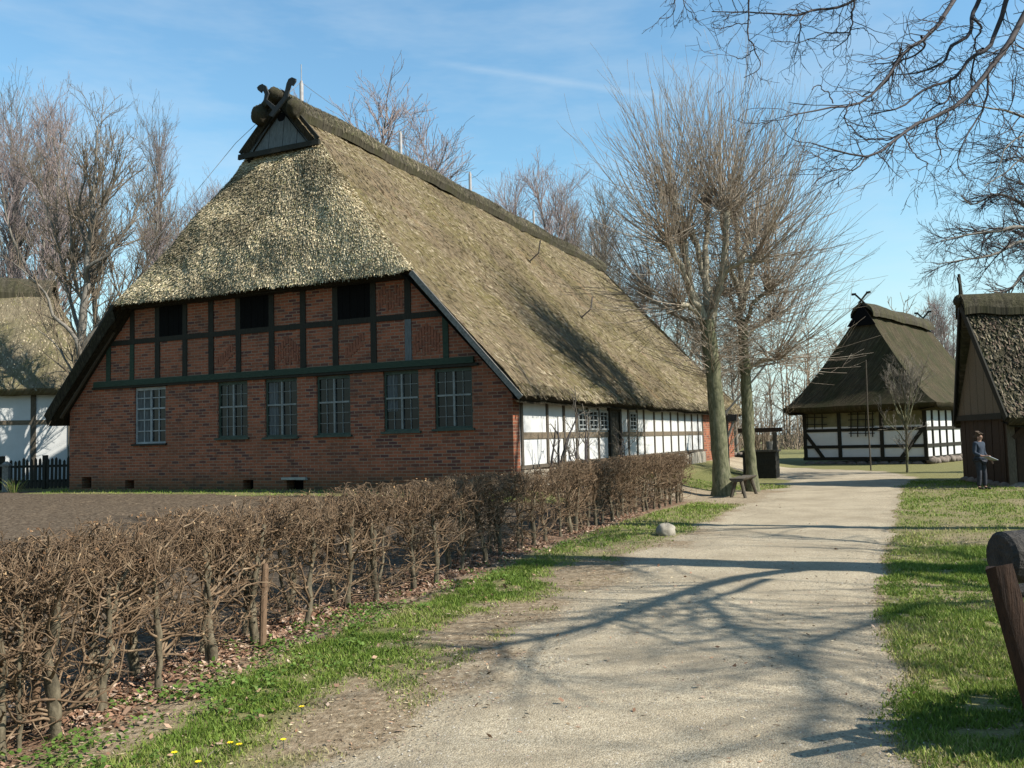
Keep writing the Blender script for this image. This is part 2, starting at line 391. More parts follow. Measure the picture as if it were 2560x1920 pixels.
def masks(x, y):
    """gravel, soil, green (live grass), litter in 0..1"""
    pd = sdist(x, y, PATH); dh = hedge_dist(x, y); dd = house_dist(x, y); a, b = hloc(x, y)
    n1 = fbm(x * 1.1 + 5, y * 1.1, 3); n2 = fbm(x * .5 + 40, y * .5 + 9, 3); n3 = fbm(x * 2.6, y * 2.6 + 70, 2)
    rt = sstep(0, 1.2, x - (np.interp(y, [4.3, 10.5, 20.8, 32], [1.84, 4.26, 8.92, 14.6]) - 1.2))
    gravel = sstep(-.55 + .4 * rt, .25 - .15 * rt, pd + (n1 - .5) * (1.1 - .65 * rt))
    # trodden earth under the two limes and on the way to the house door
    e = 1 - np.hypot((x - 6.3) / 2.6, (y - 24.6) / 3.0); e2 = 1 - np.hypot((x - 4.9) / 1.9, (y - 25.3) / 2.6)
    earth = sstep(-.1, .35, np.maximum(e, e2) + (n1 - .5) * .5)
    garden = (dh > 0) & (y < 40) & (b < 24)
    soil = np.where(garden, sstep(.15, .7, dh + (n3 - .5) * .4) * sstep(.55, 1.5, dd + (n1 - .5) * .6), 0)
    litter = np.exp(-((dh - .12) / .38) ** 2) * (y < 24)
    left_verge = (dh <= 0) & (pd < .3) & (y < 24) & (x < np.interp(y, [-6, 4.3, 7.2, 10.5, 16.7, 20.8, 24], [.3, .5, 1.5, 2.8, 5.5, 7, 8.8]))
    gv = np.exp(-((dh + .85 + .35 * (n2 - .5)) / .36) ** 2) * 1.0 + sstep(.40, .62, n1 * .6 + n3 * .4) * .5 * sstep(-.15, -.5, dh) * sstep(.25, -.35, pd)
    far = sstep(11.5, 17, y); gv = np.maximum(gv, far * sstep(-.1, -.5, dh) * sstep(.05, -.3, pd) * (.55 + .45 * n1))
    right = (pd < .4) & (x > hx(y)) & (x > np.interp(y, [-6, 4, 10, 20, 32, 37.5, 50], [1, 1.2, 3.5, 8, 14, 14.8, 11]))
    gr = (.42 + .58 * sstep(.32, .62, n1 * .55 + n2 * .45)) * sstep(.3, -.1, pd + (n3 - .5) * .5) * .95
    green = np.where(left_verge, gv, 0); green = np.where(right & ~left_verge, gr, green)
    bank = (dh > -.2) & (a < .2) & (a > -3.4) & (b > 6); green = np.where(bank, .95 * sstep(-.1, .3, dh), green)
    rest = (y > 27) & (pd < .2); green = np.where(rest, np.maximum(green, .85), green)
    foot = garden & (dd < 1.4) & (b < .5); green = np.where(foot, sstep(.95, .3, np.abs(dd - .5)) * .95, green)
    out = garden & (b < -.2) & (soil < .5) & (dh > 8); green = np.where(out & ~foot, np.maximum(green, .5), green)
    away = (np.hypot(x, y) > 45) | (x > 16) | (x < -17); green = np.where(away, .85, green)
    green = np.clip(green, 0, 1) * (1 - gravel * .9) * (1 - earth * .85)
    gravel = np.maximum(gravel, earth * .45)
    return gravel, soil * (1 - gravel), green, litter

# ground sheet, finer where the camera is near
gx = np.unique(np.round(np.concatenate([np.linspace(-420, -40, 20), np.linspace(-40, -11, 50), np.arange(-11, 14.05, .11), np.linspace(14, 40, 50), np.linspace(40, 420, 20)]), 3))
gy = np.unique(np.round(np.concatenate([np.linspace(-60, 0, 14), np.arange(0, 27.05, .11), np.linspace(27, 60, 100), np.linspace(60, 620, 30)]), 3))
GX, GY = np.meshgrid(gx, gy); GZ = zg(GX, GY); MG, MS, ML, MLIT = masks(GX, GY)
GZ = GZ + MS * (.07 * (fbm(GX * 3.2, GY * 3.2, 3) - .5) + .05 * (fbm(GX * 7, GY * 7, 2) - .5))
def ground_mesh(name, sel, dz, mat, sink=False):
    ny, nx = GX.shape; idx = np.arange(nx * ny).reshape(ny, nx)
    q = np.stack([idx[:-1, :-1], idx[:-1, 1:], idx[1:, 1:], idx[1:, :-1]], -1)[sel].reshape(-1, 4)
    used, inv = np.unique(q, return_inverse=True)
    dzv = np.full(GX.shape, dz)
    if sink:      # the border of the sheet dips under the ground so that no edge stands up
        full = np.zeros((ny + 1, nx + 1), bool); full[1:-1, 1:-1] = sel; inner = full[:-1, :-1] & full[1:, :-1] & full[:-1, 1:] & full[1:, 1:]
        dzv = np.where(inner, dz, -.012)
    V = np.stack([GX.ravel(), GY.ravel(), (GZ + dzv).ravel()], -1)[used]
    me = bpy.data.meshes.new(name); fill_mesh(me, V, inv.ravel(), np.full(len(q), 4), True)
    for nm, arr in (('gravel', MG), ('soil', MS), ('green', ML), ('litter', MLIT)):
        at = me.attributes.new(nm, 'FLOAT', 'POINT'); at.data.foreach_set('value', arr.ravel()[used].astype(np.float32))
    return link(name, me, mat)

def gravel_color(nt, v):
    vo = nd(nt, 'ShaderNodeTexVoronoi'); vo.inputs['Scale'].default_value = 88; nt.links.new(v, vo.inputs['Vector'])
    peb = ramp(nt, vo.outputs['Color'], [(.1, (.20, .165, .112)), (.45, (.30, .252, .175)), (.9, (.40, .345, .25))])
    big = noise(nt, v, .8, 5, .65); c = mix(nt, math_(nt, 'MULTIPLY', math_(nt, 'SUBTRACT', big, .40), 3.0, True), peb, (.205, .168, .115))
    n = noise(nt, v, 22, 4, .75); c = mix(nt, math_(nt, 'MULTIPLY', math_(nt, 'SUBTRACT', n, .5, True), 2.6, True), c, (.115, .095, .07))
    return c, math_(nt, 'ADD', math_(nt, 'MULTIPLY', vo.outputs['Distance'], -1.2), n)
def ground_mat():
    m, nt, b = new_mat('meadow_and_soil'); v = coords(nt, 'Object'); 
    gcol, gh = gravel_color(nt, v)
    n1 = noise(nt, v, 3.2, 5, .65); n2 = noise(nt, v, 14, 4, .7); n3 = noise(nt, v, 45, 3, .7)
    dirt = ramp(nt, n2, [(.3, (.10, .074, .045)), (.5, (.185, .14, .09)), (.72, (.30, .245, .17))])
    soil = ramp(nt, n2, [(.3, (.036, .026, .018)), (.5, (.08, .06, .041)), (.72, (.15, .117, .082))])
    grass = ramp(nt, n3, [(.3, (.06, .082, .02)), (.5, (.118, .128, .036)), (.72, (.195, .178, .072))])
    lit = ramp(nt, n3, [(.3, (.08, .048, .03)), (.6, (.175, .112, .074))])
    col = dirt
    lf = math_(nt, 'MULTIPLY', math_(nt, 'SUBTRACT', math_(nt, 'ADD', attr(nt, 'litter'), math_(nt, 'MULTIPLY', n2, .5)), .55, True), 2.4, True)
    sf = math_(nt, 'MULTIPLY', math_(nt, 'SUBTRACT', math_(nt, 'ADD', attr(nt, 'soil'), math_(nt, 'MULTIPLY', n1, .5)), .5, True), 2.6, True)
    gf = math_(nt, 'MULTIPLY', math_(nt, 'SUBTRACT', math_(nt, 'ADD', attr(nt, 'green'), math_(nt, 'MULTIPLY', math_(nt, 'ADD', n1, n2), .38)), .62, True), 2.6, True)
    vf = math_(nt, 'MULTIPLY', math_(nt, 'SUBTRACT', math_(nt, 'ADD', attr(nt, 'gravel'), math_(nt, 'MULTIPLY', n2, .6)), .55, True), 2.0, True)
    col = mix(nt, sf, col, soil); col = mix(nt, lf, col, lit); col = mix(nt, math_(nt, 'MULTIPLY', gf, math_(nt, 'ADD', math_(nt, 'MULTIPLY', n2, .9), .22), True), col, grass); col = mix(nt, vf, col, gcol)
    nt.links.new(col, b.inputs['Base Color']); b.inputs['Roughness'].default_value = .95; b.inputs['Specular IOR Level'].default_value = .08
    bump(nt, b, math_(nt, 'ADD', math_(nt, 'MULTIPLY', n3, .5), n2), .7, .035)
    return m
def path_mat():
    m, nt, b = new_mat('gravel'); v = coords(nt, 'Object'); c, h = gravel_color(nt, v)
    nt.links.new(c, b.inputs['Base Color']); b.inputs['Roughness'].default_value = .95; b.inputs['Specular IOR Level'].default_value = .08
    bump(nt, b, h, .6, .007); return m
struct(ground_mesh('ground', np.ones((len(gy) - 1, len(gx) - 1), bool), 0, ground_mat()))
cm = MG[:-1, :-1] + MG[1:, 1:] + MG[1:, :-1] + MG[:-1, 1:]
cx = (GX[:-1, :-1] + GX[1:, 1:]) / 2; cy = (GY[:-1, :-1] + GY[1:, 1:]) / 2
insd = sdist(cx, cy, PATH) > .02
struct(ground_mesh('path', (cm > 3.75) & insd, .005, path_mat(), True))
# ---------------------------------------------------------------- main farmhouse (local frame: x = -a along the gable, y = b into the house)
rg = random.Random(11); rs = np.random.RandomState(11)
HS = empty('farmhouse', (HO[0], HO[1], HZ), HROT, 'long brick gabled farmhouse with large mossy thatched roof and crossed horse heads', 'farmhouse')
EA, EZ = -.46, 2.29          # eave line of the long side
RA, RZ = GW / 2, 10.95       # ridge
SL = (RZ - EZ) / (RA - EA)
HZ0, HZ1 = 5.33, 9.45        # hip bottom / top
HB0, HB1 = -.56, .92
VB = -.48
def slope_a(z): return EA + (z - EZ) / SL
def verge_b(z):
    return np.interp(z, [EZ, HZ0 - .001, HZ0, HZ1, HZ1 + .002, RZ], [VB, VB, HB0, HB1, .66, .74])
def under(a):  # underside of the roof over the gable wall
    a = min(a, GW - a); return EZ + (a - EA) * SL - .32

# --- thatch: side slope and hip share their border; both are rounded into each other there
def hip_round(P, sgn):
    """pull points near the hip line inwards so that the two faces flow into each other"""
    z = P[..., 2]; aL = slope_a(z); a = -P[..., 0]; a = np.where(a > RA, GW - a, a)
    bh = np.interp(z, [HZ0, HZ1], [HB0, HB1]); d = np.hypot(a - aL, P[..., 1] - bh)
    r = np.interp(z, [HZ0 - .5, HZ0, HZ0 + 1.5, HZ1 - .6, HZ1], [0, .5, 1.1, .8, .25])
    k = np.where((z >= HZ0 - .5) & (z <= HZ1 + .05), np.clip(1 - d / np.maximum(r, .01), 0, 1) ** 2 * r * .30, 0)
    nx = np.where(-P[..., 0] > RA, 1, -1) * .7
    P[..., 0] += nx * k; P[..., 1] += .75 * k
    return P
def lump(u, v, amp):
    return amp * ((fbm(u * .8, v * .8, 3) - .5) * 2 + .5 * (fbm(u * 4, v * 2.2, 2) - .5))
def side_slope(mirror):
    nz, nb = 86, 200
    z = np.concatenate([np.linspace(EZ, HZ0, 32)[:-1], np.linspace(HZ0, HZ1, 40)[:-1], np.linspace(HZ1, RZ, 17)])
    u = np.concatenate([np.linspace(0, .06, 22)[:-1], np.linspace(.06, 1, 170)])
    Z, Uu = np.meshgrid(z, u, indexing='ij')
    b0 = verge_b(Z); b1 = np.interp(Z, [EZ, RZ], [28.2, 27.2]); B = b0 + (b1 - b0) * Uu
    A = slope_a(Z)
    s = (Z - EZ) / SL * math.hypot(1, SL)
    off = lump(B + (50 if mirror else 0), s, .07) * sstep(0, .05, Uu)
    sag = -.10 * np.sin(np.clip((Z - EZ) / (RZ - EZ), 0, 1) * PI)
    nA, nZ = -SL / math.hypot(1, SL), 1 / math.hypot(1, SL)
    # softly rounded, slightly drooping eave
    droop = -.10 * np.exp(-s / .25)
    P = np.stack([-(A + nA * (off + sag)), B, Z + nZ * (off + sag) + droop], -1)
    if mirror: P[..., 0] = -GW - P[..., 0]
    P = hip_round(P, 1)
    UV = np.stack([B, s], -1)
    return P, UV
def hip_face():
    z = np.linspace(HZ0, HZ1, 40); u = np.linspace(0, 1, 90)
    Z, Uu = np.meshgrid(z, u, indexing='ij')
    a0 = slope_a(Z); A = a0 + (GW - 2 * a0) * Uu
    B = np.interp(Z, [HZ0, HZ1], [HB0, HB1]); s = (Z - HZ0) * 1.07
    ed = np.minimum(Uu, 1 - Uu); fade = sstep(0, .06, ed)
    off = lump(A, s + 30, .10) * fade + .16 * np.sin(np.clip((Z - HZ0) / (HZ1 - HZ0), 0, 1) * PI) * fade
    P = np.stack([-A, B - off * .93, Z + off * .35 - .06 * np.exp(-s / .2) * fade], -1)
    return hip_round(P, 1), np.stack([A, s], -1)
def thicken(mb, P, UV, th, edges):
    """edge strips going th inwards along 'th' vector, for listed borders"""
    th = np.array(th)
    for e in edges:
        L = {'b': P[0], 't': P[-1], 'l': P[:, 0], 'r': P[:, -1]}[e]
        Q = np.stack([L, L + th], 0); L2 = np.concatenate([[0], np.cumsum(np.linalg.norm(np.diff(L, axis=0), axis=1))])
        UVs = np.stack([np.stack([L2, np.zeros_like(L2)], -1), np.stack([L2, np.full_like(L2, .3)], -1)], 0)
        mb.grid(Q, UVs, flip=e in 'bl')
PS, UVS = side_slope(False); PM, UVM = side_slope(True); PH, UVH = hip_face()
tv = .30
mb = MB(); mb.grid(PS, UVS, flip=False)
roof_r = mb.build('thatched_roof_slope', M['thatch_side'], HS, True)
mb = MB(); thicken(mb, PS, UVS, (-.14, 0, -.13), 'b'); thicken(mb, PS[:31], UVS[:31], (-.05, .02, -.20), 'l'); thicken(mb, PS[71:], UVS[71:], (-.10, .03, -.18), 'l'); mb.grid(PS[:, ::4] + np.array([-.14, .02, -.20]), UVS[:, ::4], flip=True); mb.build('shaded_thatch_edge', M['shaded_thatch_edge'], roof_r)
mb = MB(); mb.grid(PM, UVM, flip=True)
roof_l = mb.build('thatched_roof_slope', M['thatch_side'], HS, True)
mb = MB(); thicken(mb, PM, UVM, (.14, 0, -.13), 'b'); thicken(mb, PM[:31], UVM[:31], (.10, .02, -.32), 'l'); thicken(mb, PM[71:], UVM[71:], (.10, .03, -.18), 'l'); mb.grid(PM[:, ::4] + np.array([.14, .02, -.30]), UVM[:, ::4]); mb.build('shaded_thatch_edge', M['shaded_thatch_edge'], roof_l)
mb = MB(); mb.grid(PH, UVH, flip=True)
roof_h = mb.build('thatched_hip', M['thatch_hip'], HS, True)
mb = MB(); thicken(mb, PH, UVH, (0, .22, -.10), 'b'); mb.grid(PH[:, ::2] + np.array([0, .3, -.10]), UVH[:, ::2]); mb.build('shaded_thatch_edge', M['shaded_thatch_edge'], roof_h)
# far end of the roof
mb = MB(); mb.face([(-EA, 27.9, EZ), (-RA, 27.2, RZ), (-GW + EA, 27.9, EZ)], [(0, 0), (7, 9), (15, 0)]); mb.build('thatched_end', M['thatch_side'], HS)

# --- straw ends standing out of the thatch (part of the thatch they grow from)
def straws(name, P, UV, n, parent, length, width, tilt, cols, seed, flip, rise, roll=.35):
    """short flat stalks lying down the slope, butt ends lifted off the surface"""
    r = np.random.RandomState(seed); ny, nx = P.shape[:2]
    d1 = np.linalg.norm(P[1:, :-1] - P[:-1, :-1], axis=2); d2 = np.linalg.norm(P[:-1, 1:] - P[:-1, :-1], axis=2); A = (d1 * d2).ravel()
    c = r.choice(len(A), n, p=A / A.sum()); i, j = np.divmod(c, nx - 1); fu = r.rand(n)[:, None]; fv = r.rand(n)[:, None]
    p = (P[i, j] * (1 - fu) + P[i, j + 1] * fu) * (1 - fv) + (P[i + 1, j] * (1 - fu) + P[i + 1, j + 1] * fu) * fv
    up = unit(P[i + 1, j] - P[i, j]); ac = unit(P[i, j + 1] - P[i, j]); nrm = unit(np.cross(ac, up)) * (-1 if flip else 1)
    L = r.uniform(*length, n)[:, None]; W = r.uniform(*width, n)[:, None] * .5
    ax = unit(-up + ac * r.normal(0, tilt, n)[:, None]); sd = unit(np.cross(ax, nrm) + nrm * r.normal(0, roll, n)[:, None])
    lift = r.uniform(*rise, n)[:, None]
    q0 = p - ax * L * .5 - nrm * .012; q1 = p + ax * L * .5 + nrm * lift
    V = np.stack([q0 - sd * W, q1 - sd * W, q1 + sd * W, q0 + sd * W], 1).reshape(-1, 3)
    me = bpy.data.meshes.new(name); fill_mesh(me, V, np.arange(4 * n), np.full(n, 4))
    cols = np.array(cols); k = r.choice(len(cols), n); pt = fbm(UV[i, j, 0] * .45 + seed * 9, UV[i, j, 1] * .6, 3)[:, None]; col = cols[k] * r.uniform(.75, 1.2, (n, 1)) * (.55 + .9 * sstep(.3, .6, pt))
    at = me.color_attributes.new('tint', 'FLOAT_COLOR', 'POINT'); rgba = np.ones((n * 4, 4), np.float32); rgba[:, :3] = np.repeat(col, 4, 0); at.data.foreach_set('color', rgba.ravel())
    o = link(name, me, M['tint'], parent); return o
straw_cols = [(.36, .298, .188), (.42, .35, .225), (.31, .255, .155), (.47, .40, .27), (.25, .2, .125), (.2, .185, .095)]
side_cols = [(.145, .116, .074), (.19, .155, .10), (.10, .08, .05), (.24, .20, .135), (.11, .098, .04)]
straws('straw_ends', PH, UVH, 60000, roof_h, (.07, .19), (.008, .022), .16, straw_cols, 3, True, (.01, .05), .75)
straws('straw_ends', PS, UVS, 52000, roof_r, (.08, .30), (.008, .024), .14, side_cols, 4, False, (.006, .03))
straws('straw_ends', PM, UVM, 4000, roof_l, (.10, .34), (.012, .034), .16, side_cols, 5, True, (.006, .03))

# ragged lower edges: loose reed ends hanging over the eaves
straws('straw_ends', PS[:3], UVS[:3], 7000, roof_r, (.10, .30), (.008, .022), .3, side_cols, 14, False, (-.02, .05))
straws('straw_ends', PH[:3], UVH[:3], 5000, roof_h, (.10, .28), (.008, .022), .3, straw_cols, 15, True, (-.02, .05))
# --- ridge cap of heather with rolled ends
def ridge_roll(y0, y1, n, halfw, rise, seed, zr, xc=0, slope=SL, drop=.06):
    k = 25; t = np.linspace(-1, 1, k); y = np.linspace(y0, y1, n)
    T, Y = np.meshgrid(t, y, indexing='xy')
    wob = 1 + .10 * (fbm(Y * 1.2 + seed, T * 2, 2) - .5) * 2
    w = halfw * wob; X = T * w
    prof = -slope * np.sqrt(X * X + .16) + slope * .4
    prof = prof - .16 * np.clip((np.abs(T) - .72) / .28, 0, 1) ** 2
    Z = zr + rise + prof + .05 * (fbm(Y * 1.7, T * 3 + seed, 3) - .5) + .04 * np.sin(Y * 1.3 + seed)
    return np.stack([xc + X, Y, Z], -1), np.stack([Y, T * 1.2], -1)
mb = MB(); P, UV = ridge_roll(.66, 27.6, 120, .74, .12, 3, RZ, -RA)
mb.grid(P, UV, flip=False)
Pb = P.copy(); c = np.array([-RA, 0, 0]); Pb[..., 2] -= .22; Pb[..., 0] = -RA + (P[..., 0] + RA) * .92
for e in (0, -1):
    mb.grid(np.stack([P[:, e], Pb[:, e]], 1), np.stack([np.stack([P[:, e, 1], P[:, e, 1] * 0], -1)] * 2, 1), flip=(e == 0))
for e in (0, -1):
    mb.grid(np.stack([P[e], Pb[e]], 0), np.stack([UV[e], UV[e] + .2], 0), flip=(e == -1))
mb.grid(Pb, UV, flip=True)
cap = mb.build('ridge_cap', M['ridge_cap'], HS, True)
ridge_cols = [(.06, .05, .034), (.09, .076, .05), (.03, .026, .018), (.13, .11, .075), (.05, .05, .022)]
straws('straw_ends', P.transpose(1, 0, 2), UV.transpose(1, 0, 2), 16000, cap, (.08, .22), (.010, .022), .7, ridge_cols, 6, True, (.0, .03))
def blob(mb, c, r, seed, k=14):
    th = np.linspace(0, PI, k); ph = np.linspace(0, 2 * PI, 2 * k + 1); T, Pp = np.meshgrid(th, ph, indexing='ij')
    n = 1 + .22 * (fbm(T * 2 + seed, np.cos(Pp) * 2 + seed, 3) - .5) * 2
    P = np.stack([c[0] + r[0] * n * np.sin(T) * np.cos(Pp), c[1] + r[1] * n * np.sin(T) * np.sin(Pp), c[2] + r[2] * n * np.cos(T)], -1)
    mb.grid(P, np.stack([Pp, T], -1), flip=False)
for (a, b, z, r, sd_) in ((7.30, .66, 10.88, (.24, .3, .2), 2), (7.88, .70, 10.42, (.24, .3, .3), 5), (6.70, .72, 10.42, (.22, .28, .28), 9)):
    mb = MB(); blob(mb, (-a, b, z), r, sd_); mb.build('heather_roll', M['ridge_cap'], HS, True)

M['horse'] = simple('carved_board', (.022, .022, .022), (.05, .05, .048), 6, (6, 6, 1), bs=.3)
# --- boarded gablet under the ridge
mb = MB(); nb = 11; x0, x1 = 5.95, GW - 5.95
zb, zt_ = 9.45, 10.98
def gl(a, z):
    t = (z - zb) / (zt_ - zb); return (-a, .78 + .18 * t + .0, z)
for i in range(nb):
    a0 = x0 + (x1 - x0) * i / nb + .006; a1 = x0 + (x1 - x0) * (i + 1) / nb - .006
    top = lambda a: zb + (zt_ - zb) * (1 - abs(a - RA) / (RA - x0))
    pts = [gl(a0, zb), gl(a1, zb), gl(a1, max(zb + .03, top(a1)))]
    if a0 < RA < a1: pts.append(gl(RA, zt_))
    pts.append(gl(a0, max(zb + .03, top(a0))))
    mb.prism(pts[::-1], (0, -.03 - .008 * (i % 2), 0))
gab = mb.build('boarded_gablet', M['slate_board'], HS)
mb = MB(); mb.hexa([gl(x, z)[:1] + (gl(x, z)[1] - dy,) + (z,) for z in (zb - .17, zb - .02) for dy in (.02, .09) for x in (x0 - .06, x1 + .06)])
mb.build('gablet_shadow_strip', M['timber_black'], gab)  # dark strip set in as the shadow below the gablet boards
mb = MB()
for sg in (-1, 1):
    mb.bar(np.array(gl(RA + sg * .75, 9.95)) - np.array([0, .07, 0]), np.array(gl(RA - sg * .03, 10.62)) - np.array([0, .07, 0]), .03, .12, (0, 0, 1))
mb.build('chevron_board', M['timber_black'], gab)
mb = MB(); mb.tube([np.array(gl(RA - .02, 10.32)) - np.array([0, .02, 0]), np.array(gl(RA - .02, 10.32)) - np.array([0, .052, 0])], .13, 12); mb.build('owl_hole', M['tar_and_void'], gab)  # black disc painted in for the dark of the hole
mb = MB()
for sg in (-1, 1):
    lo = np.array(gl(RA + sg * (RA - x0 + .02), zb + .02)) - np.array([0, .06, 0]); hi = np.array(gl(RA, zt_ + .02)) - np.array([0, .06, 0])
    mb.bar(lo, hi, .05, .085, (0, 0, 1))
mb.build('gablet_barge_board', M['timber_black'], gab)
hl = [(7.45, 10.72), (7.36, 10.89), (7.4, 10.99), (7.47, 11.16), (7.61, 11.25), (7.74, 11.23), (7.83, 11.17), (7.79, 11.08), (7.66, 10.97), (7.62, 11.04), (7.56, 10.98), (7.52, 10.89), (7.56, 10.70)]
hr = [(6.84, 10.68), (6.81, 10.84), (6.75, 11.05), (6.67, 11.18), (6.54, 11.21), (6.39, 11.13), (6.4, 11.05), (6.51, 10.93), (6.59, 10.97), (6.65, 10.81), (6.70, 10.62)]
for pl, tail in ((hl, [(7.15, 10.3), (7.02, 10.38)]), (hr, [(7.22, 10.2), (7.35, 10.28)])):
    ctr = np.mean(pl, 0); pts = [tuple(ctr + (np.array(p) - ctr) * .86) for p in pl]
    pts = pts + tail if pl is hl else pts + tail
    mb = MB(); mb.prism([(-a + .2, .26 if pl is hl else .20, z - .14) for a, z in pts], (0, -.045, 0)); mb.build('horse_head_board', M['horse'], HS)

# --- brick gable wall
def clip(poly, f):
    out = []
    for i in range(len(poly)):
        p, q = poly[i], poly[(i + 1) % len(poly)]; fp, fq = f(p), f(q)
        if fp >= 0: out.append(p)
        if (fp >= 0) != (fq >= 0):
            t = fp / (fp - fq); out.append((p[0] + (q[0] - p[0]) * t, p[1] + (q[1] - p[1]) * t))
    return out
WIN = [(11.93, 10.74, 1.29, 2.90), (8.84, 7.80, 1.39, 2.91), (7.21, 6.16, 1.37, 2.91), (5.54, 4.50, 1.38, 2.90), (3.51, 2.50, 1.42, 2.91), (2.06, 1.04, 1.45, 2.90)]
CEL = [(14.06, 13.66, .03, .36), (12.3, 11.95, .02, .26), (7.98, 7.62, -.1, .25), (6.52, 5.98, -.1, .24)]
holes = WIN + CEL
ab = sorted(set([0.0, GW] + [h[0] for h in holes] + [h[1] for h in holes])); zs = sorted(set([-.15, 3.05, 5.36] + [h[2] for h in holes] + [h[3] for h in holes]))
mb = MB()
s0 = lambda p: (EZ + (p[0] - EA) * SL - .30) - p[1]
s1 = lambda p: (EZ + (GW - p[0] - EA) * SL - .30) - p[1]
for a0, a1 in zip(ab[:-1], ab[1:]):
    for z0, z1 in zip(zs[:-1], zs[1:]):
        am, zm = (a0 + a1) / 2, (z0 + z1) / 2
        if any(h[1] < am < h[0] and h[2] < zm < h[3] for h in holes): continue
        pl = clip(clip([(a0, z0), (a1, z0), (a1, z1), (a0, z1)], s0), s1)
        if len(pl) < 3: continue
        yy = 0 if z1 <= 3.06 else -.03
        mb.face([(-a, yy, z) for a, z in pl][::-1], [(-a + 20, z) for a, z in pl][::-1])
for h in holes:
    dp = .14 if h in WIN else .35
    a1, a0, z0, z1 = h
    for q in ([(a0, 0, z0), (a0, dp, z0), (a0, dp, z1), (a0, 0, z1)], [(a1, 0, z0), (a1, 0, z1), (a1, dp, z1), (a1, dp, z0)], [(a0, 0, z1), (a0, dp, z1), (a1, dp, z1), (a1, 0, z1)], [(a0, 0, z0), (a1, 0, z0), (a1, dp, z0), (a0, dp, z0)]):
        mb.face([(-a, y, z) for a, y, z in q], [(y + a, z) for a, y, z in q])
# returns of the corners
mb.face([(0, 0, -.15), (0, .38, -.15), (0, .38, 2.1), (0, 0, 2.1)], [(20, -.15), (20.38, -.15), (20.38, 2.1), (20, 2.1)])
mb.face([(-GW, .5, -.15), (-GW, 0, -.15), (-GW, 0, 2.1), (-GW, .5, 2.1)], [(0, -.15), (.5, -.15), (.5, 2.1), (0, 2.1)])
mb.build('brick_gable_wall', M['brick'], HS)
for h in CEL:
    mb = MB(); mb.box(-h[0] + .01, -h[1] - .01, .30, .33, h[2], h[3]); mb.build('cellar_opening', M['tar_and_void'], HS)  # black sheet standing for the unlit cellar behind
mb = MB(); mb.box(-6.62, -5.85, -.10, .03, .245, .31, .012, rg); mb.build('lintel_slab', M['stone_slab'], HS)

# timber frame of the upper gable
def post(a, z0, z1, w=.165, mt='timber_black', y=-.06):
    mb = MB(); mb.hexa([(-a + dx * w / 2 + rg.uniform(-.012, .012), yy, z) for z in (z0, z1) for yy in (y, .02) for dx in (-1, 1)])
    return mb.build('timber_post', M[mt], HS)
for a in (12.93, 11.99, 11.0, 9.97, 9.02, 8.07, 6.94, 5.91, 4.9, 3.75, 2.74, 1.7):
    zt_p = min(5.25, under(a) + .02)
    if a in (2.74, 1.7, 11.99, 12.93):
        post(a, 3.13, min(4.16, zt_p), mt='timber_green' if a != 2.74 else 'slate_board', y=-.058)
        if zt_p > 4.3: post(a, 4.30, zt_p)
    else: post(a, 3.13, zt_p)
mb = MB(); mb.box(-GW + 1.1, -.95, -.10, .02, 2.98, 3.135, .006, rg); mb.build('green_cross_beam', M['timber_green'], HS)
mb = MB(); mb.box(-GW + 1.0, -.85, -.075, .02, 2.915, 2.978); mb.build('bracket_beam', M['timber_black'], HS)
mb = MB(); mb.box(-GW + 1.75, -1.75, -.064, .02, 4.16, 4.30, .006, rg); mb.build('timber_rail', M['timber_black'], HS)
mb = MB(); mb.box(-GW + 2.45, -2.45, -.30, .02, 5.16, 5.36); mb.build('top_plate', M['timber_black'], HS)
for a0, a1 in ((9.99, 10.98), (6.96, 8.05), (3.77, 4.88)):
    mb = MB(); n = 5
    for i in range(n):
        x0_, x1_ = -a1 + (a1 - a0) * i / n + .004, -a1 + (a1 - a0) * (i + 1) / n - .004; mb.box(x0_, x1_, -.052 - .006 * (i % 2), -.032, 4.22, 5.2)
    mb.build('loft_hatch', M['tar_and_void'], HS)
# patterned brick panels between the posts
def panel(a1, a0, z0, z1, style):
    mb = MB(); am = (a0 + a1) / 2; w = a1 - a0; r = random.Random(int(a0 * 100))
    def bk(x, z, wx, wz): mb.box(-x - wx / 2, -x + wx / 2, -.044 - r.uniform(0, .006), -.028, z - wz / 2, z + wz / 2, .003, r)
    if style == 'v':      # nested chevrons of upright bricks falling to both sides
        k = 0
        for i in range(-4, 5):
            x = am + i * .082
            if abs(i * .082) > w / 2 - .06: continue
            for j in range(3):
                z = z0 + .26 + j * .25 - abs(i) * .072
                if z - .1 > z0 + .02 and z + .1 < z1 - .02: bk(x, z, .062, .205)
    elif style == 'l':    # stepped L pattern
        for i in range(-3, 4):
            x = am + i * .085
            z = (z0 + z1) / 2 - i * .06
            if abs(i * .085) < w / 2 - .06: bk(x, z, .064, .21)
            if i < 3 and abs(i * .085) < w / 2 - .1: bk(x + .02, z - .16, .19, .062)
    mb.build('patterned_brick_panel', M['brick_unit'], HS)
for a1, a0, st in ((8.95, 8.15, 'l'), (6.85, 6.0, 'v'), (4.8, 3.85, 'l'), (2.66, 1.8, 'v')): panel(a1, a0, 3.16, 4.13, st)
panel(3.66, 2.84, 4.33, 5.12, 'v')
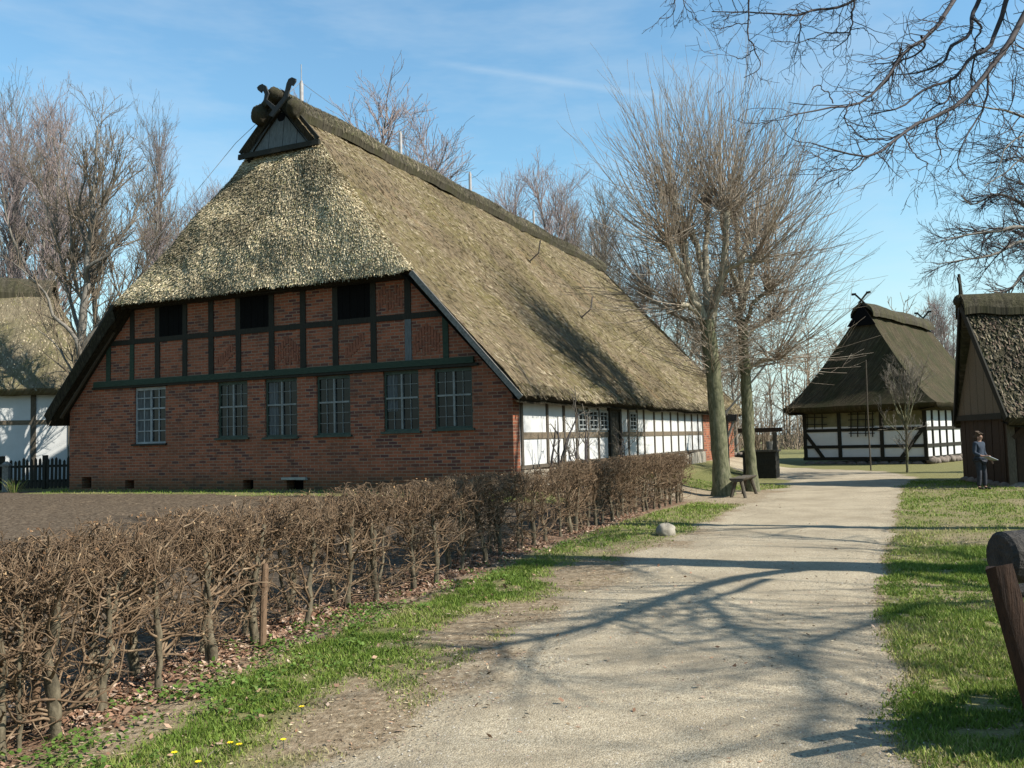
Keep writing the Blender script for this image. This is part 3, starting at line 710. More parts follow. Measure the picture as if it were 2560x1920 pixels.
# barge boards along the verges
for sg in (0, 1):
    f = (lambda a: -a) if sg == 0 else (lambda a: -(GW - a))
    mb = MB(); z0_, z1_ = EZ - .12, 5.30
    lo = (f(slope_a(z0_) + .06), -.42, z0_ - .02); hi = (f(slope_a(z1_) + .06), -.42, z1_ - .02)
    if sg == 0: lo = (lo[0] - .07, -.50, lo[2] - .06); hi = (hi[0] - .07, -.50, hi[2] - .06)
    mb.bar(lo, hi, .045, .13 if sg == 0 else .17, (0, 0, 1)); mb.build('barge_board', M['timber_grey' if sg == 0 else 'timber_black'], HS)
    if sg:
        mb = MB(); mb.bar((f(slope_a(z0_) + .42), -.2, z0_ - .02), (f(slope_a(z1_) + .42), -.2, z1_ - .02), .08, .12); mb.build('verge_lath', M['timber_oak'], HS)

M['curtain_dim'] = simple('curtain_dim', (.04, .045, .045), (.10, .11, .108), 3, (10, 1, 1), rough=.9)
M['mullion'] = simple('mullion', (.12, .125, .115), (.2, .21, .195), 6, rough=.55, bs=.1)
# windows of the gable: frame > sill, pane, curtain; casement bars belong to the frame
def window(a1, a0, z0, z1, style):
    mb = MB(); y0, y1 = .05, .12; fw = .055; mt = M['frame_white'] if style == 0 else M['frame_green']
    mb.box(-a1, -a1 + fw, y0, y1, z0, z1); mb.box(-a0 - fw, -a0, y0, y1, z0, z1)
    mb.box(-a1 + fw, -a0 - fw, y0, y1, z1 - fw - .03, z1); mb.box(-a1 + fw, -a0 - fw, y0, y1, z0, z0 + fw)
    xm = -(a0 + a1) / 2; zm = z0 + (z1 - z0) * (.55 if style else .62)
    fr = mb.build('window_frame', mt, HS)
    mb = MB(); mb.box(xm - .024, xm + .024, y0 - .012, y1 - .01, z0 + fw, z1 - fw - .03)
    mb.box(-a1 + fw, xm - .024, y0 - .01, y1 - .012, zm - .022, zm + .022); mb.box(xm + .024, -a0 - fw, y0 - .01, y1 - .012, zm - .022, zm + .022); mb.build('mullion', M['frame_white'] if style == 0 else M['mullion'], fr)
    # thin glazing bars
    mb = MB(); bw = .006 if style else .014
    for xa, xb in ((-a1 + fw, xm - .024), (xm + .024, -a0 - fw)):
        xc = (xa + xb) / 2; mb.box(xc - bw, xc + bw, y0 + .012, y0 + .04, z0 + fw, z1 - fw - .03)
        for zz in (z0 + (zm - z0) * .36, z0 + (zm - z0) * .68, zm + (z1 - zm) * .5):
            mb.box(xa, xc - bw, y0 + .014, y0 + .038, zz - bw, zz + bw); mb.box(xc + bw, xb, y0 + .014, y0 + .038, zz - bw, zz + bw)
    mb.build('glazing_bar', M['frame_white'] if style == 0 else M['mullion'], fr)
    mb = MB(); mb.box(-a1 + .03, -a0 - .03, y1 - .03, y1 - .02, z0 + .03, z1 - .03); mb.build('pane', M['glass'], fr)
    mb = MB(); mb.box(-a1 - .06, -a0 + .06, -.075, .05, z0 - .055, z0 - .002); mb.build('sill', M['frame_green'] if style else M['timber_black'], fr)
    mb = MB(); mb.box(-a1 - .08, -a0 + .08, -.03, .02, z1 + .002, min(z1 + .08, 2.912)); mb.build('lintel', M['timber_black'], fr)
    return fr
for i, wv in enumerate(WIN):
    fr_ = window(*wv, 0 if i == 0 else 1)
    if i in (0, 2, 4):
        a1_, a0_, z0_, z1_ = wv; w_ = (a1_ - a0_)
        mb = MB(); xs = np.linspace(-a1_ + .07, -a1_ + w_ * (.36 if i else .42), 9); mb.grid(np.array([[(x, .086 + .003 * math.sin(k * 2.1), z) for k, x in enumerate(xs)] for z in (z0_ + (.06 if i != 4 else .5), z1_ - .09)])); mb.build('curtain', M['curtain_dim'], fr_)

# --- long side: white panels, posts, rails
mb = MB(); mb.box(-.3, 0, .38, 20.12, .44, 2.2); mb.build('plaster_wall', M['plaster'], HS)
mb = MB(); mb.face([(0, 20.12, -.6), (0, 27.4, -.6), (0, 27.4, 2.1), (0, 20.12, 2.1)], [(20.1, 0), (27.4, 0), (27.4, 2.1), (20.1, 2.1)]); mb.face([(-GW, 27.4, -.6), (-GW, .5, -.6), (-GW, .5, 2.1), (-GW, 27.4, 2.1)], [(0, 0), (27, 0), (27, 2), (0, 2)])
mb.face([(0, 27.4, -.6), (-GW, 27.4, -.6), (-GW, 27.4, 2.1), (0, 27.4, 2.1)], [(0, 0), (14, 0), (14, 2), (0, 2)]); mb.build('brick_end_wall', M['brick'], HS)
mb = MB(); y = .38
while y < 20.1:
    w = rg.uniform(.35, .8); mb.box(-.28, .05 + rg.uniform(0, .05), y, min(y + w - .03, 20.12), -.75, rg.uniform(.38, .425), .02, rg); y += w
mb.build('stone_plinth', M['stone'], HS)
mb = MB(); mb.box(-.2, .03, .38, 20.14, .44, .53, .006, rg); mb.build('sill_beam', M['timber_oak'], HS)
mb = MB(); mb.box(-.2, .024, .5, 20.1, 1.15, 1.31, .008, rg); mb.build('timber_rail', M['timber_rail'], HS)
mb = MB(); mb.box(-.2, .035, .38, 20.14, 2.1, 2.28); mb.build('wall_plate', M['timber_black'], HS)
for yb in (.46, 2.06, 3.23, 4.18, 5.08, 6.02, 9.02, 10.0, 10.85, 12.15, 13.3, 14.5, 15.65, 16.8, 18.0, 19.15, 20.06):
    mb = MB(); mb.hexa([(x, yb + dy * .062 + rg.uniform(-.012, .012), z) for z in (.53, 2.1) for dy in (-1, 1) for x in (-.1, .034)]); mb.build('wall_post', M['timber_oak'], HS)
def swindow(y0, y1, z0, z1):
    mb = MB(); f = .05; x0_, x1_ = .004, .05
    mb.box(x0_, x1_, y0, y0 + f, z0, z1); mb.box(x0_, x1_, y1 - f, y1, z0, z1); mb.box(x0_, x1_, y0 + f, y1 - f, z1 - f, z1); mb.box(x0_, x1_ + .03, y0 + f, y1 - f, z0, z0 + f)
    ym = (y0 + y1) / 2; mb.box(x0_, x1_ - .006, ym - .02, ym + .02, z0 + f, z1 - f)
    for zz in np.linspace(z0, z1, 5)[1:-1]: mb.box(x0_ + .01, x1_ - .012, y0 + f, ym - .02, zz - .011, zz + .011); mb.box(x0_ + .01, x1_ - .012, ym + .02, y1 - f, zz - .011, zz + .011)
    fr = mb.build('side_window_frame', M['frame_white'], HS)
    mb = MB(); mb.box(.003, .014, y0 + .02, y1 - .02, z0 + .02, z1 - .02); mb.build('pane', M['glass'], fr)
swindow(4.27, 5.0, 1.36, 1.93); swindow(5.17, 5.93, 1.36, 1.93); swindow(6.12, 6.85, 1.36, 1.93); swindow(9.14, 9.88, 1.36, 1.93)
# doorway
mb = MB(); mb.box(.0, .09, 6.92, 7.10, -.1, 2.05); mb.box(.0, .09, 7.92, 8.10, -.1, 2.05); mb.box(.0, .09, 7.10, 7.92, 1.93, 2.05); df = mb.build('door_frame', M['timber_black'], HS)
mb = MB()
for i in range(5): mb.box(.006, .045 + .004 * (i % 2), 7.11 + i * .16, 7.11 + i * .16 + .154, -.1, 1.92)
dr = mb.build('plank_door', M['timber_black'], HS)
mb = MB(); mb.box(.05, .075, 7.2, 7.26, .85, .98); mb.build('door_handle', M['iron'], dr)
# lightning conductor: stand-offs on the ridge and the wire
rods = [(1.78, .52), (7.22, .72), (12.5, .72), (19.0, .68), (27.3, .60)]
for b_, h_ in rods:
    mb = MB(); mb.tube([(-RA, b_, RZ + .1), (-RA, b_, RZ + .16 + h_)], .06 if b_ < 15 else .05, 10); mb.tube([(-RA, b_, RZ + .16 + h_), (-RA, b_, RZ + .24 + h_)], .04, 8); mb.build('conductor_post', M['metal'], HS)
mb = MB()
for (b0_, h0_), (b1_, h1_) in zip(rods[:-1], rods[1:]):
    mb.tube([(-RA, b0_ + (b1_ - b0_) * t, RZ + .2 + h0_ + (h1_ - h0_) * t - .28 * math.sin(PI * t)) for t in np.linspace(0, 1, 9)], .009, 4)
mb.tube([(-RA, 1.78, RZ + .6), (-RA, 1.78, RZ + 1.25)], .013, 5)
mb.tube([(-RA, 1.78, RZ + .75), (-8.6, .5, 9.7), (-10.6, -.1, 7.4), (-12.5, -.62, 5.6)], .009, 4); mb.build('conductor_wire', M['wire'], HS)
# iron hooks in the thatch
for (a_, b_, z_), (a2, b2, z2) in (((4.66, 12.2, 7.95), (4.62, 12.28, 8.75)), ((2.62, 12.2, 5.62), (2.75, 12.75, 6.45))):
    mb = MB(); mb.tube([(-a_, b_, z_), (-a_ + .33, b_ + .12, z_ + .30), (-a2 + .35, b2 + .1, z2)], .025, 6); mb.tube([(-a_ - .02, b_ - .12, z_ + .06), (-a_ - .02, b_ + .16, z_ - .02)], .02, 5); mb.build('roof_hook', M['iron'], HS)
# ---------------------------------------------------------------- other buildings
def thatch_surface(rows, seed, amp=.06):
    """rows: list of polylines (equal length); lumpy thatch skin with UV in metres"""
    P = np.array(rows, float); n, m = P.shape[:2]
    s = np.concatenate([[0], np.cumsum(np.linalg.norm(np.diff(P.mean(1), axis=0), axis=1))])
    u = np.concatenate([np.zeros((n, 1)), np.cumsum(np.linalg.norm(np.diff(P, axis=1), axis=2), axis=1)], 1)
    UV = np.stack([u, np.repeat(s[:, None], m, 1)], -1)
    du = np.gradient(P, axis=1); dv = np.gradient(P, axis=0); N = unit(np.cross(du, dv))
    e = np.minimum(np.linspace(0, 1, m), 1 - np.linspace(0, 1, m))[None, :, None] * 12
    return P + N * (amp * (fbm(UV[..., 0] * .9 + seed, UV[..., 1] * .9, 3) - .5) * 2)[..., None] * np.clip(e, 0, 1), UV
def lerp(a, b, t): return np.asarray(a) * (1 - t) + np.asarray(b) * t

def hipped_house_roof(root, W, L, ez, rz, r0, r1, ov, mat, capmat, flare, seed, gz=None, thick=.22, th='thatched_roof_slope'):
    """x 0..W, y 0..L; steep thatched roof with hips at both ends and a flared eave. Ridge from y=r0 to y=r1"""
    gz = gz or rz - .8
    out = []
    def prof(t): return t ** flare      # inward run against height: flat near the eave, steep above
    ts = np.linspace(0, 1, 26)
    hz = ez + ts * (rz - ez)
    k = np.array([prof(t) for t in ts])
    xl = -ov + k * (W / 2 + ov); xr = W - xl
    yf = -ov + k * (r0 + ov); yb = L + ov - k * (L + ov - r1)
    n = 34
    for nm, A, B in (('f', [(x, y, z) for x, y, z in zip(xl, yf, hz)], [(x, y, z) for x, y, z in zip(xr, yf, hz)]),
                     ('r', [(x, y, z) for x, y, z in zip(xr, yf, hz)], [(x, y, z) for x, y, z in zip(xr, yb, hz)]),
                     ('b', [(x, y, z) for x, y, z in zip(xr, yb, hz)], [(x, y, z) for x, y, z in zip(xl, yb, hz)]),
                     ('l', [(x, y, z) for x, y, z in zip(xl, yb, hz)], [(x, y, z) for x, y, z in zip(xl, yf, hz)])):
        rows = [[lerp(a, b, u) for u in np.linspace(0, 1, n)] for a, b in zip(A, B)]
        P, UV = thatch_surface(rows, seed + ord(nm))
        mb = MB(); mb.grid(P, UV)
        inn = {'f': (0, .3, -.05), 'b': (0, -.3, -.05), 'r': (-.3, 0, -.05), 'l': (.3, 0, -.05)}[nm]
        Q = np.stack([P[0], P[0] + np.array([0, 0, -thick]) + np.array(inn) * .3, P[0] + np.array([0, 0, -thick]) + np.array(inn) * 3.2], 0)
        uv = np.stack([UV[0], UV[0] + (0, .2), UV[0] + (0, 1)], 0); mb.grid(Q, uv)
        out.append(mb.build('thatched_hip' if nm in 'fb' else th, mat, root, True))
    mb = MB(); P, UV = ridge_roll(r0 - .25, r1 + .25, 40, .62, .14, seed, rz, W / 2, 1.3)
    mb.grid(P, UV); Pb = P.copy(); Pb[..., 2] -= .2; mb.grid(Pb, UV, flip=True)
    for e in (0, -1):
        mb.grid(np.stack([P[:, e], Pb[:, e]], 1), np.stack([UV[:, e]] * 2, 1)); mb.grid(np.stack([P[e], Pb[e]], 0), np.stack([UV[e]] * 2, 0))
    mb.build('ridge_cap', capmat, root, True)
    return out
def crossed_heads(root, x, y, z, w, h, mat, face):
    for sg in (-1, 1):
        mb = MB(); p0 = np.array([x - sg * w * .25, y, z - h * .25]); p1 = np.array([x + sg * w * .5, y - .0, z + h * .8])
        mb.bar(p0 + np.array([0, -.03 * sg, 0]), p1 + np.array([0, -.03 * sg, 0]), .04, .09, (0, 0, 1))
        mb.bar(p1 + np.array([-sg * .03, -.03 * sg, .02]), p1 + np.array([sg * .2, -.03 * sg, .03]), .05, .12, (0, 0, 1))
        mb.build('horse_head_board', mat, root)

# --- half-timbered white barn at the far end of the path
FL = np.array([15.78, 48.05]); FR = np.array([20.52, 43.86]); fd = FR - FL; FW = float(np.linalg.norm(fd)); frot = math.atan2(fd[1], fd[0])
FB = empty('timbered_barn', (FL[0], FL[1], 0), frot, 'white half-timbered barn with steep dark thatch where the path bends', 'barn')
FLn = 12.2
mb = MB(); mb.box(.08, FW - .08, .06, .3, .36, 3.0); mb.build('plaster_wall', M['plaster_shade_side'], FB)
mb = MB(); mb.box(.08, FW * .65, .052, .06, 1.98, 2.98); mb.box(FW * .66, FW - .08, .05, .06, 1.98, 2.98); mb.build('ochre_panel', M['plaster_ochre'], FB)
mb = MB(); mb.box(FW - .3, FW - .06, .3, FLn, .36, 3.0); mb.build('plaster_wall', M['plaster'], FB)
mb = MB(); mb.box(.06, .3, .3, FLn, .36, 3.0); mb.build('plaster_wall', M['plaster_shade_side'], FB)
rg2 = random.Random(5)
def tim(x0, x1, y0, y1, z0, z1, nm='timber_post'):
    mb = MB(); mb.box(x0, x1, y0, y1, z0, z1, .008, rg2); return mb.build(nm, M['timber_black'], FB)
for fx in (.012, .31, .655, .988): tim(FW * fx - .09, FW * fx + .09, -.01, .1, .3, 3.05)
for z in (.93, 1.80): tim(.05, FW - .05, .012, .1, z - .08, z + .08, 'timber_rail')
tim(-.05, FW + .05, -.02, .1, .2, .38, 'sill_beam'); tim(-.05, FW + .05, .0, .1, 2.98, 3.12, 'top_plate')
for (x0, z0), (x1, z1) in (((.02, 1.62), (.165, .33)), ((.975, 1.8), (.80, .33))):
    mb = MB(); mb.bar((FW * x0, .03, z0), (FW * x1, .03, z1), .075, .18, (0, 0, 1)); mb.build('timber_brace', M['timber_black'], FB)
for yy in (1.1, 2.3, 3.5, 4.7, 6.2, 7.7, 9.2): tim(FW - .1, FW + .01, yy - .07, yy + .07, .38, 3.0)
for z in (.93, 1.80): tim(FW - .1, FW - .002, .1, FLn, z - .08, z + .08, 'timber_rail')
tim(FW - .1, FW + .02, .1, FLn, .2, .38, 'sill_beam')
# hay rack and small lattice hung on the front
mb = MB()
for x in (.41, .465, .53, .585): mb.bar((FW * x, -.05, 1.42 + rg2.uniform(-.06, .06)), (FW * (x + .012), -.05, 3.0), .03, .05)
for z in (1.62, 1.98, 2.32, 2.62, 2.9): mb.bar((FW * .395, -.085, z), (FW * .605, -.085, z + rg2.uniform(-.03, .06)), .03, .045)
mb.build('hay_rack', M['timber_black'], FB)
mb = MB()
for x in (.04, .105, .17): mb.bar((FW * x, -.04, 1.9), (FW * (x + .004), -.04, 2.85), .03, .045)
for z in (2.12, 2.5, 2.8): mb.bar((FW * .02, -.075, z + .04), (FW * .215, -.075, z), .03, .04)
mb.build('lattice', M['timber_black'], FB)
mb = MB()
for i in range(34):
    y = .2 + i * .42; blob(mb, (FW + .04 + rg2.uniform(-.05, .1), y, .1 + rg2.uniform(0, .08)), (.2, .25, .16 + rg2.uniform(0, .07)), i, 7)
for i in range(11): blob(mb, (.3 + i * .55, .08, .02), (.3, .14, .15), i + 60, 7)
mb.build('fieldstone_plinth', M['stone_field'], FB, True)
hipped_house_roof(FB, FW, FLn, 3.05, 8.45, 1.1, FLn - 1.0, .75, M['thatch_far'], M['ridge_cap'], .78, 4)
crossed_heads(FB, FW / 2, .85, 8.62, .62, .5, M['timber_black'], 0); crossed_heads(FB, FW / 2, FLn - .9, 8.55, .62, .5, M['timber_black'], 0)
mb = MB(); mb.face([(FW / 2 - .75, .62, 7.3), (FW / 2 + .75, .62, 7.3), (FW / 2, .8, 8.5)]); mb.prism([(FW / 2 - .75, .62, 7.3), (FW / 2 + .75, .62, 7.3), (FW / 2, .82, 8.5)], (0, .05, 0)); mb.build('owl_hole_gablet', M['tar_and_void'], FB)

# --- dark timber granary on the right
GN = empty('timber_granary', (14.45, 25.9, -.03), math.atan2(-.19, .98), 'dark plank granary with shaggy old thatch and boarded gable, person beside it', 'granary')
GD_, GL_ = 4.2, 9.0
mb = MB(); k = 0; x = 0
while x < GL_:
    w = rg2.uniform(.22, .4); mb.box(x, min(x + w - .012, GL_), 0 - rg2.uniform(0, .02), .12, .12, 2.25); x += w
mb.build('plank_wall', M['timber_brown'], GN)
mb = MB(); y = 0
while y < GD_:
    w = rg2.uniform(.22, .4); mb.box(-.02 - rg2.uniform(0, .02), .1, max(y, .13), min(y + w - .012, GD_), .12, 2.25); y += w
mb.build('plank_wall', M['timber_brown'], GN)
mb = MB(); mb.box(GL_ - .1, GL_, .13, GD_, .1, 2.2); mb.box(.1, GL_ - .1, GD_ - .1, GD_, .1, 2.2); mb.build('plank_wall', M['timber_brown'], GN)
for xx in (.1, 1.05, 2.4, 4.2, 6.2, 8.9):
    mb = MB(); mb.box(xx - .1, xx + .1, -.07, -.022, .1, 2.25, .01, rg2); mb.build('corner_post', M['timber_oak'], GN)
mb = MB(); mb.bar((.15, -.05, 1.45), (.95, -.05, 2.2), .05, .12); mb.build('timber_brace', M['timber_brown'], GN)
mb = MB(); mb.box(-.1, GL_ + .1, -.12, .1, 2.1, 2.26); mb.box(-.14, .06, -.1, GD_ + .1, 2.02, 2.2); mb.build('top_plate', M['timber_black'], GN)
mb = MB(); mb.box(1.15, 2.3, -.035, .0, .15, 2.0); mb.build('doorway', M['tar_and_void'], GN)  # black slab standing for the dark interior
mb = MB()
for i in range(16): blob(mb, (.2 + i * .6, .05, .02), (.34, .2, .15), i + 30, 7)
for i in range(7): blob(mb, (.0, .3 + i * .6, .02), (.2, .34, .15), i + 50, 7)
mb.build('fieldstone_plinth', M['stone_field'], GN, True)
ez_, rz_, yr_ = 2.05, 5.85, 1.95
for nm, ya, rev in (('f', -.62, False), ('b', GD_ + .62, True)):
    ts = np.linspace(0, 1, 30)
    rows = []
    for t in ts:
        y = ya + (yr_ - ya) * t ** .92; z = ez_ + (rz_ - ez_) * t; x0 = -.10 - .36 * t
        L = [(x, y, z) for x in np.linspace(x0, GL_ + .5, 60)]
        rows.append(L[::-1] if rev else L)
    P, UV = thatch_surface(rows, 90 if rev else 20, .11); mb = MB(); mb.grid(P, UV)
    s_ = -1 if rev else 1
    mb.grid(np.stack([P[0], P[0] + np.array([0, s_ * .1, -.22]), P[0] + np.array([0, s_ * .75, -.1])], 0), np.stack([UV[0], UV[0] + .2, UV[0] + 1], 0))
    E_ = P[:, -1] if rev else P[:, 0]; mb.grid(np.stack([E_, E_ + np.array([.04, s_ * .16, -.26]), E_ + np.array([.5, s_ * .2, -.3])], 1), np.stack([np.stack([E_[:, 2], E_[:, 2] * 0 + q], -1) for q in (0, .3, .8)], 1))
    rf = mb.build('thatched_roof_slope', M['thatch_old'], GN, True)
    straws('straw_ends', P, UV, 9000 if nm == 'f' else 1500, rf, (.10, .28), (.02, .05), .25, [(.09, .076, .05), (.055, .046, .03), (.14, .118, .08), (.03, .03, .016), (.105, .075, .056)], 8, False, (.02, .08))
mb = MB(); P, UV = ridge_roll(-.5, GL_ + .4, 40, .5, .14, 8, rz_, 0, 1.4); P = P[..., [1, 0, 2]] + np.array([0, yr_, 0]); P[..., 2] -= .0
mb.grid(P, UV); Pb = P - np.array([0, 0, .22]); mb.grid(Pb, UV); 
for e in (0, -1): mb.grid(np.stack([P[:, e], Pb[:, e]], 1), np.stack([UV[:, e]] * 2, 1)); mb.grid(np.stack([P[e], Pb[e]], 0), np.stack([UV[e]] * 2, 0))
mb.build('ridge_cap', M['ridge_cap'], GN, True)
mb = MB(); n = 14
for i in range(n):
    y0_, y1_ = -.35 + (GD_ + .7) * i / n + .006, -.35 + (GD_ + .7) * (i + 1) / n - .006
    tp = lambda y: 2.2 + (1 - abs(y - yr_ - .05) / (GD_ / 2 + .42)) * 3.5
    mb.prism([(-.06, y0_, 2.2), (-.06, y1_, 2.2), (-.06, y1_, max(2.22, tp(y1_))), (-.06, y0_, max(2.22, tp(y0_)))], (-.03 - .006 * (i % 2), 0, 0))
mb.build('boarded_gable', M['timber_rail'], GN)
for sg in (-1, 1):
    mb = MB(); mb.bar((-.16, yr_ + sg * 2.5, 2.0), (-.50, yr_ + sg * .02, rz_ - .12), .05, .2, (0, 0, 1)); mb.build('barge_board', M['timber_black'], GN)
mb = MB(); mb.tube([(-.42, yr_ - .05, rz_ - .1), (-.44, yr_ + .1, rz_ + .85)], .045, 6); mb.tube([(-.46, yr_ + .05, rz_ - .1), (-.5, yr_ - .12, rz_ + .5), (-.52, yr_ - .05, rz_ + .72)], .04, 6); mb.build('ridge_finial', M['timber_black'], GN)
mb = MB(); blob(mb, (-.52, yr_, rz_ - .02), (.16, .2, .2), 4, 10); mb.build('heather_roll', M['ridge_cap'], GN, True)

# --- white thatched house on the left
LH = empty('thatched_cottage', (-15.55, 31.2, .5), PI + R(17), 'white timbered thatched cottage behind the picket fence at left edge', 'cottage')
# local x runs to the left of the picture, y towards the camera; front wall at y = 0
LW, LD = 16.0, 9.5
mb = MB(); mb.box(.05, LW, -.25, 0, .2, 3.4); mb.build('plaster_wall', M['plaster'], LH)
mb = MB(); mb.box(.05, .3, -LD, -.25, .2, 3.4); mb.box(.3, LW, -LD, -LD + .2, .2, 3.4); mb.box(LW - .2, LW, -LD + .2, -.25, .2, 3.4); mb.build('plaster_wall', M['plaster'], LH)
for i, xx in enumerate(np.arange(.09, LW, 1.19)):
    mb = MB(); mb.box(xx - .09, xx + .09, -.1, .03, .0, 3.45, .012, rg2); mb.build('wall_post', M['timber_oak'], LH)
mb = MB(); mb.box(0, LW, -.1, .02, 2.18, 2.34, .008, rg2); mb.build('timber_rail', M['timber_rail'], LH)
mb = MB(); mb.box(0, LW, -.1, .04, .0, .22); mb.build('sill_beam', M['timber_oak'], LH)
mb = MB(); mb.box(0, LW, -.1, .05, 3.3, 3.46); mb.build('wall_plate', M['timber_black'], LH)
ts = np.linspace(0, 1, 24)
def lrow(t, which):
    z = 3.42 + (8.05 - 3.42) * t
    yf = .42 - (LD / 2 + .42) * t ** .95; yb = -LD - .55 + (LD / 2 + .55) * t ** .95; xr = -.45 + 2.3 * t ** .9
    if which == 'f': return [(x, yf, z) for x in np.linspace(LW + .5, xr, 50)]
    if which == 'h': return [(xr, y, z) for y in np.linspace(yf, yb, 30)]
    return [(x, yb, z) for x in np.linspace(xr, LW + .5, 20)]
for w in 'fhb':
    P, UV = thatch_surface([lrow(t, w) for t in ts], ord(w), .08); mb = MB(); mb.grid(P, UV, flip=True)
    inn = np.array({'f': (0, -.1, -.22), 'h': (.1, 0, -.22), 'b': (0, .1, -.22)}[w])
    mb.grid(np.stack([P[0], P[0] + inn, P[0] + inn * (6, 6, 1)], 0), np.stack([UV[0], UV[0] + .2, UV[0] + 1], 0))
    rf = mb.build('thatched_hip' if w == 'h' else 'thatched_roof_slope', M['thatch_left'], LH, True)
    if w != 'b': straws('straw_ends', P, UV, 7000, rf, (.1, .3), (.02, .045), .25, side_cols, 12, True, (.01, .05))
mb = MB(); P, UV = ridge_roll(1.5, LW + .5, 40, .85, .12, 15, 8.05, 0, 1.0); P = P[..., [1, 0, 2]] + np.array([0, -LD / 2, 0]); mb.grid(P, UV); Pb = P - np.array([0, 0, .25]); mb.grid(Pb, UV)
for e in (0, -1): mb.grid(np.stack([P[:, e], Pb[:, e]], 1), np.stack([UV[:, e]] * 2, 1)); mb.grid(np.stack([P[e], Pb[e]], 0), np.stack([UV[e]] * 2, 0))
mb.build('ridge_cap', M['ridge_cap'], LH, True)

# ---------------------------------------------------------------- fences, well, bench, stones
def zgf(x, y): return float(zg(np.array([x]), np.array([y]))[0])
PF = empty('picket_fence', (-14.0, 28.9, zgf(-14, 28.9)), R(178), 'dark weathered picket fence in front of the white cottage wall', 'fence')
mb = MB()
for i in range(30):
    x = i * .135; h = .95 + rg2.uniform(-.05, .08); t = rg2.uniform(-.015, .015)
    mb.prism([(x, 0, 0), (x + .085, 0, 0), (x + .085 + t, 0, h - .06), (x + .043 + t, 0, h), (x + t, 0, h - .06)], (0, .02, 0))
mb.build('picket', M['timber_black'], PF)
mb = MB(); mb.box(-.1, 4.1, -.05, -.004, .68, .76); mb.box(-.1, 4.1, -.05, -.004, .2, .28); mb.build('rail', M['timber_black'], PF)
for x in (-.05, 1.35, 2.8):
    mb = MB(); mb.box(x, x + .13, -.18, -.052, -.2, 1.08); mb.build('fence_post', M['timber_black'], PF)
GP = empty('gate_post', (-15.85, 27.6, zgf(-15.85, 27.6)), R(8), 'pale capped garden gate post at the left edge beside the picket fence', 'post')
mb = MB(); mb.box(-.09, .09, -.09, .09, -.2, .80); mb.build('shaft', M['timber_grey'], GP)
mb = MB(); mb.box(-.13, .13, -.13, .13, .80, .86); mb.hexa([(x * s, y * s, z) for z, s in ((.86, .11), (.95, .03)) for y in (-1, 1) for x in (-1, 1)]); mb.build('cap', M['timber_grey'], GP)

WL = empty('draw_well', (9.75, 34.9, zgf(9.75, 34.9)), R(-24), 'dark timber draw well with post frame and slanting pale sweep pole behind the limes', 'well')
mb = MB()
for i in range(6):
    z0_, z1_ = i * .17, i * .17 + .165
    o = .012 * (i % 2)
    mb.box(-.62, .62, -.55 - o, -.49 - o, z0_, z1_, .005, rg2); mb.box(-.62, .62, .49 + o, .55 + o, z0_, z1_, .005, rg2); mb.box(-.62 - o, -.56 - o, -.49, .49, z0_, z1_, .005, rg2); mb.box(.56 + o, .62 + o, -.49, .49, z0_, z1_, .005, rg2)
mb.build('curb', M['timber_black'], WL)
mb = MB(); mb.box(-.7, .7, -.62, -.45, 1.02, 1.08); mb.box(-.7, .7, .45, .62, 1.02, 1.08); mb.box(-.7, -.52, -.45, .45, 1.02, 1.08); mb.box(.52, .7, -.45, .45, 1.02, 1.08); mb.build('rim', M['timber_oak'], WL)
for x in (-.56, .56):
    mb = MB(); mb.box(x - .075, x + .075, -.075, .075, 1.08, 1.78); mb.build('frame_post', M['timber_oak'], WL)
mb = MB(); mb.box(-.85, .85, -.09, .09, 1.78, 1.95, .01, rg2); mb.build('lintel_beam', M['timber_brown'], WL)
mb = MB(); mb.tube([(-.95, -.1, 2.35), (-1.25, -.1, 1.6)], .05, 8); mb.tube([(-1.28, -.1, 2.62), (-.66, .05, 3.32)], .045, 8); mb.tube([(-.66, .05, 3.32), (.4, .3, 4.6)], .04, 8); mb.tube([(-1.7, -.2, 2.1), (-1.28, -.1, 2.62)], .06, 8); mb.build('sweep_pole', M['timber_grey'], WL)
mb = MB(); mb.box(-1.2, -.85, -.2, .05, 2.25, 2.5, .03, rg2); mb.build('counterweight', M['iron'], WL)
mb = MB(); mb.box(-1.42, -1.24, -.1, .08, -.1, 2.7, .01, rg2); mb.build('sweep_post', M['timber_oak'], WL)
mb = MB(); mb.tube([(.35, 0, 1.1), (.36, 0, 1.42)], [.13, .16], 10); mb.build('bucket', M['timber_grey'], WL)

bx, by = 6.45, 24.95
BE = empty('plank_bench', (bx, by, zgf(bx, by)), math.atan2(1.55, .75), 'rustic half-log bench on splayed legs beside the lime trunks', 'bench')
mb = MB(); pr = [(math.cos(t) * .2, -math.sin(t) * .1) for t in np.linspace(0, PI, 9)]
Lb = np.linspace(-.95, .95, 7); mb.grid(np.array([[(x, a, .53 + b + .012 * math.sin(x * 7)) for a, b in pr] for x in Lb])); mb.grid(np.array([[(x, a, .532 + .012 * math.sin(x * 7)) for a in (-.2, 0, .2)] for x in Lb]))
for x in (-.95, .95): mb.face([(x, a, .53 + b + .012 * math.sin(x * 7)) for a, b in pr])
mb.build('seat', M['timber_oak'], BE)
for x, s in ((-.7, -1), (.7, 1)):
    for t in (-1, 1):
        mb = MB(); mb.tube([(x, t * .07, .47), (x + s * .1, t * .2, -.04)], [.055, .045], 8); mb.build('leg', M['timber_oak'], BE)

